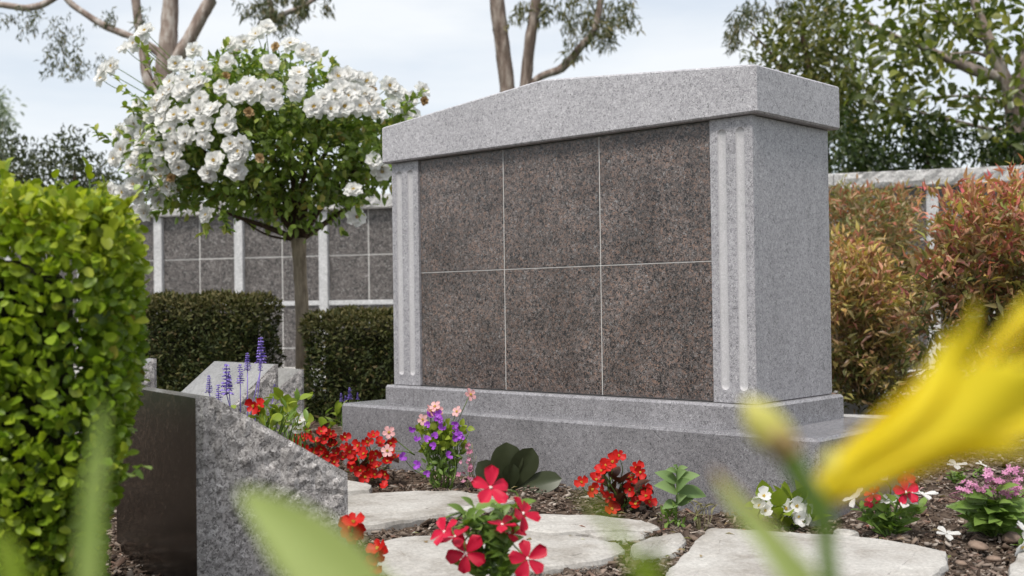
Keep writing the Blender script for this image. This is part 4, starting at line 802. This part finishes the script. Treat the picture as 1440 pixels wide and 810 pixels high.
begonia('red begonia clump just beyond the near marker, left of the columbarium base', 452, 664, cl(408, 492, 600, 655, 26), 16, (452, 632, 38, 28), LB)
begonia('red begonia clump at the left corner of the columbarium base', 522, 676, cl(490, 556, 612, 672, 20), 16, (522, 645, 28, 26), LB)
begonia('compact bronze-leaved begonia with red blooms against the columbarium base', 868, 722, [(870, 641), (851, 655), (846, 663), (838, 676), (818, 678), (832, 688), (895, 658), (900, 664), (888, 675), (886, 688), (909, 698), (912, 706), (906, 690), (843, 690), (862, 650), (894, 710), (858, 700), (860, 716), (844, 660)], 34, (872, 690, 38, 30), LB, .034)
begonia('white begonia with lime green leaves behind the large right paving stone', 1105, 748, [(1074, 698), (1068, 712), (1076, 718), (1104, 716), (1110, 708), (1120, 712), (1122, 726), (1128, 732), (1075, 705), (1128, 716)], 44, (1105, 722, 44, 24), LL, .044, fm=[BEGW])
begonia('soft-focus red begonia in front of the paving beside the near marker', 505, 800, [(497, 735), (492, 742), (500, 748), (494, 752), (532, 772), (530, 780), (505, 744), (522, 800), (488, 795)], 8, (505, 800, 20, 15), LB, d=1.75)
# purple nemesia with pink blooms
r = plant('nemesia', 'purple and pink flowering plant in front of the columbarium base, centre left', 'flowering plant', 625, 688); d0 = r['_d']; b_ = np.array(r.location)
for x, y in ((580, 603), (605, 584), (617, 590), (602, 597), (600, 618), (587, 618), (610, 627), (630, 641), (645, 612), (640, 616), (640, 597), (566, 642), (587, 654), (600, 666), (618, 582), (621, 602), (648, 615), (612, 613), (641, 605)):
    flower_ob(r, NEM[0], None, x, y, d0 - random.uniform(.03, .06), face(.2, 1, .35), random.uniform(.95, 1.25), b_ + (at(x, y, d0) - b_) * random.uniform(.3, .6), .001)
for x, y in ((616, 577), (605, 578), (643, 579), (661, 555), (547, 608), (545, 634), (595, 590), (612, 572)): flower_ob(r, PNK[0], EYEB, x, y, d0 - .03, face(.3, .9, .5), random.uniform(.85, 1.1), at(620 + (x - 620) * .5, 640, d0), .0011)
for i in range(290):
    t = random.random() ** .8; x = 618 + max(-1.6, min(1.6, random.gauss(0, 1))) * (7 + 15 * t) + 6 * t; y = 688 - 92 * t; p = at(x, y, d0 + random.uniform(-.04, .04)); leaf_ob(r, LG if t < .6 else LL, p, rng.normal(0, .6, 3) + UP * .6 + TOC * .2, random.uniform(.014, .026), TOC + UP * .5 + rng.normal(0, .4, 3))
for i in range(14): x = 618 + random.gauss(0, 20); stem(r, b_ + rng.normal(0, .012, 3) * (1, 1, 0), at(x, random.uniform(590, 640), d0 + random.uniform(-.03, .03)), .0014)
# mauve tuft to its right
r = plant('heather_tuft', 'small mauve flowered tuft between the nemesia and the dark strap leaves', 'flowering plant', 664, 690); d0 = r['_d']; b_ = np.array(r.location)
MAU = flower_mesh('flower', [dict(L=.007, W=.007, tilt=30, az=k * 1.57) for k in range(4)], 'mauve_petal', 4)
for i in range(26):
    x, y = 652 + random.gauss(6, 9), random.uniform(622, 688); p = at(x, y, d0); stem(r, b_, p, .0007, 'dry_leaf', .004)
    if x < 662: flower_ob(r, MAU, None, x, y, d0 - .02, face(), random.uniform(.8, 1.3))
# moth orchid leaves
r = plant('moth_orchid', 'plant with broad dark glossy strap leaves against the columbarium base', 'orchid', 715, 698); d0 = r['_d']; b_ = np.array(r.location)
for (x0, y0, x1, y1, wd_, tw) in ((712, 690, 712, 622, .56, .1), (715, 690, 749, 630, .48, .4), (712, 692, 672, 650, .5, -.3), (716, 690, 722, 652, .5, -.1), (716, 692, 790, 673, .36, .2), (710, 692, 686, 668, .5, -.2)):
    a = at(x0, y0, d0); e = at(x1, y1, d0 - .03); dv = e - a; L_ = np.linalg.norm(dv); V, Fc = petal(L_, L_ * wd_ * 1.15, 8, -16, .0, 12, 6, 'obovate', fold=.25); me = mk('leaf', V, Fc, 'orchid_leaf', True)
    d = norm(dv); side = norm(np.cross(TOC + UP * .5 + rt * tw, d)); z = np.cross(d, side); mw = Matrix([[d[q], side[q], z[q], local(r, a)[q]] for q in range(3)] + [[0, 0, 0, 1]]); ob('leaf', me, r, mw=mw)
# young pale salvia and withered bit
r = plant('young_sage', 'young pale green leafy seedling right of the bronze begonia', 'plant', 950, 738); d0 = r['_d']; b_ = np.array(r.location)
stem(r, b_, at(952, 655, d0), .002, bow=.002)
for (y, sp_) in ((706, 24), (688, 33), (673, 27), (660, 15)):
    for sgn in (-1, 1): leaf_ob(r, LS, at(952, y + 4 + random.uniform(-3, 3), d0), rt * sgn * .9 + UP * random.uniform(-.25, .45) + TOC * random.uniform(-.4, .8), sp_ * 1.35 * d0 / F, TOC * .7 + UP * .6)
    leaf_ob(r, LS, at(952, y, d0), TOC * .6 + UP * .4 + rt * random.uniform(-.5, .5), sp_ * 1.1 * d0 / F, TOC * .8 + UP * .5)
for i in range(30): leaf_ob(r, LG, at(948 + random.gauss(0, 11), random.uniform(718, 740), d0 - .02), rng.normal(0, .7, 3) + UP * .5 + TOC * .3, random.uniform(.014, .024))
r = plant('withered_seedling', 'withered drooping grey-green seedling beside the large right paving stone', 'plant', 985, 748); d0 = r['_d']; b_ = np.array(r.location)
for i in range(14):
    x = 985 + random.gauss(0, 8); p = at(x, random.uniform(712, 730), d0 - .01); stem(r, b_, p, .0008, 'dry_leaf', .004); leaf_ob(r, LD, p, rt * random.uniform(-1, 1) + UP * .4, random.uniform(.02, .035))
# vincas
def vinca(label, bx, by, d, fls, top, lx, n_stems=6, leafL=.03, group='vincas', eye=EYEW, up_px=100, nl=9, t0=.2):
    r = plant('vinca', label, 'vinca', bx, by, d=d, group=group); d0 = r['_d']; b_ = np.array(r.location)
    tops = [at(bx + lx * (k / (n_stems - 1) - .5) * 2, top + random.uniform(0, .3) * up_px, d0 + random.uniform(-.05, .05)) for k in range(n_stems)]
    for tpt in tops:
        stem(r, b_, tpt, .0022, bow=.008)
        for q in range(nl):
            t = t0 + (1 - t0) * (q + random.random()) / nl; p = b_ + (tpt - b_) * t; a = random.random() * 6.283; leaf_ob(r, LV, p, np.array([math.cos(a), math.sin(a), random.uniform(.1, .7)]) + TOC * .2, leafL * random.uniform(.7, 1.15), UP + TOC * .8 + rng.normal(0, .4, 3))
    for (x, y, me, fc, s, e) in fls:
        src = tops[int(np.argmin([np.linalg.norm(at(x, y, d0) - t_) for t_ in tops]))]; flower_ob(r, me, e, x, y, d0 - random.uniform(.0, .05), fc, s, src, .0013)
    return r
c_ = lambda u, k, x=0: UP * u + TOC * k + rt * x
vinca('crimson vinca with five-petalled blooms in the centre foreground', 690, 860, 1.62,
      [(690, 686, VIC[0], c_(.6, .8, .3), 1.15, EYEW), (735, 722, VIC[0], c_(.5, .5, .8), 1.0, EYEW), (625, 748, VIC[1], c_(.6, .5, -.6), .95, EYEW), (655, 778, VIC[0], c_(.2, 1, 0), 1.15, EYEW), (742, 786, VIC[1], c_(.3, 1, .2), 1.1, EYEW), (716, 750, VIC[0], c_(1, .3, .2), .95, EYEW), (706, 738, VIC[1], c_(1, .2, .1), .85, EYEW), (640, 755, VIC[0], c_(1, .3, -.2), .9, EYEW)], 705, 36, 7, .036, nl=16, t0=.45)
vinca('vinca with white and crimson blooms beside the right front corner of the base', 1252, 762, None,
      [(1232, 664, VIW[0], c_(.8, .6, -.4), 1.15, EYEW), (1272, 664, VIC[0], c_(.2, 1, .1), .95, EYEW), (1274, 692, VIC[1], c_(.3, 1, 0), 1.0, EYEW), (1202, 700, VIW[1], c_(.9, .15, -.8), .9, EYEW), (1297, 695, VIW[0], c_(.95, .15, .2), 1.05, EYEW), (1272, 706, VIW[1], c_(.9, .2, .3), .95, EYEW), (1250, 704, VIW[0], c_(.9, .2, -.2), .7, EYEW), (1228, 695, VIC[0], c_(.6, .5, -.5), .7, EYEW), (1225, 706, VIC[1], c_(.6, .5, -.6), .6, EYEW)], 686, 44, 8, .034, nl=14)
vinca('small vinca with one white bloom in the mulch behind the pink pentas', 1345, 680, None, [(1345, 654, VIW[0], c_(.95, .25, 0), 1.0, EYEW)], 664, 8, 3, .022, up_px=15)
vinca('tiny white vinca in the mulch left of the right-hand shrub', 1380, 668, None, [(1380, 653, VIW[1], c_(.9, .3, .2), .55, EYEW)], 660, 5, 3, .02, up_px=8, nl=5)
for (x, y, lab) in ((1332, 751, 'fallen white petals on the mulch, left of the pink pentas'),):
    p = on_z(x, y, .022); o = ob('fallen_blossom', VIW[0], None, mw=mtx(p, c_(.95, .3, .1), s=.9)); tag(o, lab, 'petals')
p = on_z(540, 684, .02); tag(ob('fallen_blossom', BEG[0], None, mw=mtx(p, c_(.8, .6), s=1.0)), 'single red blossom fallen on the mulch by the back paving stone', 'petals'); 
p = on_z(859, 716, .022)
# pentas
r = plant('pentas', 'pink pentas plant with broad green leaves at the right edge', 'flowering plant', 1398, 762); d0 = r['_d']; b_ = np.array(r.location)
STAR = flower_mesh('floret', [dict(L=.0065, W=.0045, tilt=10, az=k * 1.2566) for k in range(5)], 'pentas_petal', 6)
for k in range(16):
    x, y = 1398 + random.uniform(-42, 46), random.uniform(690, 735); p = at(x, y, d0 + random.uniform(-.06, .05)); stem(r, b_, p, .0018)
    for q in range(7): a = random.random() * 6.283; leaf_ob(r, LG if q % 3 else LV, b_ + (p - b_) * random.uniform(.25, 1), np.array([math.cos(a), math.sin(a), random.uniform(-.2, .4)]) + TOC * .3, random.uniform(.04, .065), UP + TOC * .8)
for hx_, hy_, m_ in ((1368, 682, 9), (1398, 668, 9), (1425, 662, 8), (1412, 680, 10), (1380, 690, 7), (1432, 690, 8), (1355, 690, 6), (1405, 695, 7)):
    src = at(hx_, hy_ + 14, d0)
    for q in range(m_): flower_ob(r, STAR, None, hx_ + random.gauss(0, 8), hy_ + random.gauss(0, 4), d0 - random.uniform(.03, .06), face(.7, .5, .4), random.uniform(.9, 1.3), src, .0006, 'mauve_petal', 'floret')
r = plant('pansy', 'pale yellow and white bloom at the far right edge beside the paving', 'pansy', 1452, 790); d0 = r['_d']; b_ = np.array(r.location)
PAN = flower_mesh('flower', [dict(L=.018, W=.02, tilt=12, cup=.1, az=k * 1.2566, ruf=.06) for k in range(5)], 'white_petal', 8)
for x, y in ((1440, 746), (1436, 768), (1446, 760), (1452, 775)): flower_ob(r, PAN, EYE, x, y, d0 - .02, face(.4, .9), 1.1, b_)
for i in range(14): leaf_ob(r, LV, at(1452 + random.gauss(0, 8), random.uniform(765, 788), d0), rng.normal(0, .6, 3) + UP * .5, .026)
r = plant('small_pink_plant', 'little red and pink blooms at the far edge of the right-hand mulch', 'flowering plant', 1343, 634, z=0.0); d0 = r['_d']; b_ = np.array(r.location)
for x, y in ((1330, 628), (1337, 630), (1343, 626), (1326, 632), (1352, 614), (1354, 618)): flower_ob(r, BEG[0] if x < 1345 else PNK[0], None, x, y, d0 - .02, face(.7, .6), .9, b_)
for i in range(14): leaf_ob(r, LL if i % 2 else LB, at(1350 + random.gauss(0, 6), random.uniform(620, 634), d0), rng.normal(0, .5, 3) + UP * .6, .026)
# salvia spikes with green base plants at left
SF = flower_mesh('floret', [dict(L=.009, W=.006, tilt=20, curl=-30, az=a) for a in (0, .9)], 'salvia_petal', 3)
def spike_mesh(nf, L_, seed):
    random.seed(seed); ps = []
    for k in range(nf):
        t = k / nf; whorl = int(t * 9) / 9; a = random.random() * 6.283; rr_ = .0145 * (1 - .6 * t)
        V, Fc = petal(rr_ * random.uniform(.9, 1.5), 0.0095 * (1 - .4 * t), 25, -35, .4, 3, 2, az=a); ps.append(([(v[0], v[1], v[2] + whorl * L_ + random.uniform(0, .006)) for v in V], Fc))
    V, Fc, _ = join(ps); return mk('flower_spike', V, Fc, 'salvia_petal', True)
SPK = [spike_mesh(70, .075, s) for s in (1, 2, 3)]
r = plant('salvia', 'purple salvia spikes standing in front of the slanted marker', 'salvia', 345, 600, d=2.55); d0 = r['_d']; b_ = np.array(r.location)
for x, y0, y1, k in ((294, 553, 528, .45), (307, 566, 540, .4), (319, 556, 512, .75), (338, 540, 512, .55), (348, 522, 496, .55), (367, 512, 474, .8), (386, 553, 540, .4), (322, 548, 525, .5), (366, 522, 505, .6)):
    p = at(x, y0, d0 + random.uniform(-.05, .05)); L_ = (y0 - y1) * d0 / F; stem(r, b_ + rng.normal(0, .03, 3) * (1, 1, 0), p, .0013, 'salvia_petal', .004); stem(r, p, p + UP * L_, .0009, 'salvia_petal', .0005); ob('flower_spike', random.choice(SPK), r, mw=Matrix.Translation(Vector(local(r, p))) @ Matrix.Scale(L_ / .075, 4) @ Matrix.Rotation(random.random() * 6, 4, 'Z'))
for i in range(70): leaf_ob(r, LL if i % 3 else LG, at(385 + random.gauss(0, 22), random.uniform(560, 612), d0 + random.uniform(-.05, .1)), rng.normal(0, .6, 3) + UP * .5 + TOC * .2, random.uniform(.02, .036))
for i in range(30): stem(r, b_, at(385 + random.gauss(0, 18), random.uniform(570, 600), d0), .0013)
random.seed(77)
begonia('single crimson bloom above lime green leaves, right of the purple spikes', 362, 612, [(357, 571), (364, 572), (360, 575)], 10, (368, 592, 20, 14), LL, .03, d=2.5)
begonia('white begonia cluster left of the red begonias beyond the near marker', 420, 640, cl(402, 432, 582, 606, 12, 7), 22, (412, 600, 24, 14), LL, .03, d=2.7, fm=[BEGW], s=(.6, .85))
r = plant('salvia', 'small purple salvia sprigs left of the columbarium base before the dark hedge', 'salvia', 492, 600, d=3.6); d0 = r['_d']; b_ = np.array(r.location)
for x, y0, y1 in ((480, 565, 555), (492, 562, 548), (503, 562, 554), (486, 566, 558)):
    p = at(x, y0, d0); L_ = (y0 - y1) * d0 / F; stem(r, b_, p, .0014); ob('flower_spike', SPK[0], r, mw=Matrix.Translation(Vector(local(r, p))) @ Matrix.Scale(L_ / .06, 4))
for i in range(26): leaf_ob(r, LV if i % 2 else LL, at(478 + random.gauss(0, 12), random.uniform(575, 608), d0), rng.normal(0, .6, 3) + UP * .5, .04)

# ------------------------------------------------------------------ out-of-focus plants near the lens
random.seed(9)
def blade(root, pts, d, wpx, mat='blade_leaf', name='leaf', twist=.3, tipfrac=.5, fold=.35):
    """strap leaf: path given in pixels at depth d, first point dropped to the ground"""
    P = [at(x, y, d + (z[0] if z else 0)) for x, y, *z in pts]; g0 = P[0].copy(); g0[2] = 0.0; P = [g0 + (g0 - CAM) * 0.0] + P; C_ = spline([local(root, p) for p in P], 6); n = len(C_); V = []; Fc = []
    for i, c in enumerate(C_):
        t = i / (n - 1); h = wpx * d / F / 2 * min(1, .55 + t) * (min(1, (1 - t) / tipfrac) ** .6 if t > 1 - tipfrac else 1); h = max(h, .0003)
        dv = norm(C_[min(i + 1, n - 1)] - C_[max(i - 1, 0)]); s_ = norm(np.cross(dv, TOC + rt * twist)); nrm = np.cross(s_, dv)
        V += [c - s_ * h + nrm * h * fold, c - s_ * h * .5 + nrm * h * fold * .5, c, c + s_ * h * .5 + nrm * h * fold * .5, c + s_ * h + nrm * h * fold]
    for i in range(n - 1):
        for j in range(4): a = i * 5 + j; Fc.append((a, a + 5, a + 6, a + 1))
    return ob(name, mk(name, V, Fc, mat, True), root)
DL = 0.29
lb = ground_below(1168, 700, DL); lily = empty('yellow_daylily', (lb[0], lb[1], 0), 'large out-of-focus yellow lily bloom with buds and stalk at lower right', 'lily')
tube_ob('stalk', [lb, at(1172, 1500, DL), at(1170, 900, DL), at(1163, 780, DL), at(1157, 690, DL)], [.0026, .0026, .0026, .0024, .0022], 'stem_green', lily, 8, 6)
tube_ob('bud_stalk', [at(1160, 740, DL), at(1130, 680, DL), at(1105, 635, DL), at(1088, 612, DL)], [.0024, .0028, .0032, .0034], 'stem_green', lily, 8, 5)
def bud(a, b_, r_, mat='bud_yellow'):
    tube_ob('bud', [a, a + (b_ - a) * .3, a + (b_ - a) * .65, b_], [r_ * .6, r_, r_ * .9, r_ * .25], mat, lily, 10, 5)
bud(at(1100, 630, DL), at(1050, 562, DL), .0050); bud(at(1108, 628, DL), at(1090, 585, DL + .01), .003); bud(at(1165, 668, DL), at(1172, 630, DL), .0026)
tube_ob('bract', [at(1110, 640, DL), at(1098, 622, DL), at(1088, 612, DL - .005)], [.0035, .004, .002], 'pink_tip', lily, 8)
O3 = at(1160, 690, DL); ax = norm(at(1388, 540, DL - .01) - O3); e1 = norm(np.cross(ax, fw)); e2 = np.cross(ax, e1); FL = .056
def tepal(phi, L_, flare, wmax, bend=0.0):
    V = []; Fc = []; nu, nv = 14, 6; rad = math.cos(phi) * e1 + math.sin(phi) * e2; tan = -math.sin(phi) * e1 + math.cos(phi) * e2
    for i in range(nu + 1):
        u = i / nu; s_ = L_ * (u - .18 * u ** 3 * flare); rd = .0030 + .0075 * u + .025 * flare * max(0, u - .35) ** 1.8; h = wmax * (0.22 + .78 * math.sin(math.pi * min(1, (u * .92) ** 1.1)) ** .8) * (1 if u < .85 else max(.12, (1 - u) / .15) ** .6)
        for j in range(nv + 1):
            v = -1 + 2 * j / nv; wrap = h * .35 * (1 - v * v) * (1 - u * .7)
            V.append(local(lily, O3 + ax * s_ + rad * (rd + wrap * .6 - .0012 * math.sin(6 * u + 3 * v)) + tan * v * h + np.array([0, 0, -bend * u * u])))
    for i in range(nu):
        for j in range(nv): a = i * (nv + 1) + j; Fc.append((a, a + nv + 1, a + nv + 2, a + 1))
    return ob('petal', mk('petal', V, Fc, 'yellow_petal', True), lily)
for k in range(6): tepal(k * math.pi / 3 + .35, FL * (1.28 if k % 2 else 1.02), 1.0 if k % 2 else .85, .0082 if k % 2 else .006, .003)
for k in range(6):
    a_ = k * 1.05; tube_ob('stamen', [O3 + ax * .02, O3 + ax * .045 + (math.cos(a_) * e1 + math.sin(a_) * e2) * .005, O3 + ax * .066 + (math.cos(a_) * e1 + math.sin(a_) * e2) * .011], [.0006, .0006, .0012], 'yellow_petal', lily, 6)
blade(lily, [(1180, 1100), (1140, 860), (1095, 780), (1050, 725), (1008, 672)], .28, 48, 'blade_leaf', tipfrac=.5)
b0 = blade(lily, [(1175, 1100), (1130, 840), (1075, 752), (1030, 700), (1003, 660)], .285, 36, 'pink_tip', tipfrac=.35)
blade(lily, [(930, 1000), (905, 830), (880, 770), (850, 730), (815, 690)], .25, 20, 'lime_leaf', tipfrac=.5)
lb2 = ground_below(470, 900, .26); p2 = empty('strap_leaf_plant', (lb2[0], lb2[1], 0), 'broad out-of-focus green strap leaves at the bottom, in front of the near marker', 'plant', 'strap-leaved plants by the lens')
blade(p2, [(560, 1100), (505, 870), (455, 790), (400, 735), (338, 690)], .26, 115, tipfrac=.45, twist=.2); blade(p2, [(480, 1100), (440, 850), (400, 780), (368, 730), (340, 700)], .265, 45, 'blade_leaf', tipfrac=.4, twist=-.6)
lb3 = ground_below(128, 900, .29); p3 = empty('strap_leaf_plant', (lb3[0], lb3[1], 0), 'narrow upright out-of-focus blade in front of the leafy hedge, lower left', 'plant', 'strap-leaved plants by the lens')
blade(p3, [(122, 1100), (122, 850), (128, 720), (138, 630), (145, 565)], .29, 34, tipfrac=.5); blade(p3, [(40, 1200), (30, 900), (14, 790), (-5, 745)], .28, 50, 'lime_leaf', tipfrac=.5)
for o in bpy.data.objects:
    if '_d' in o: del o['_d']
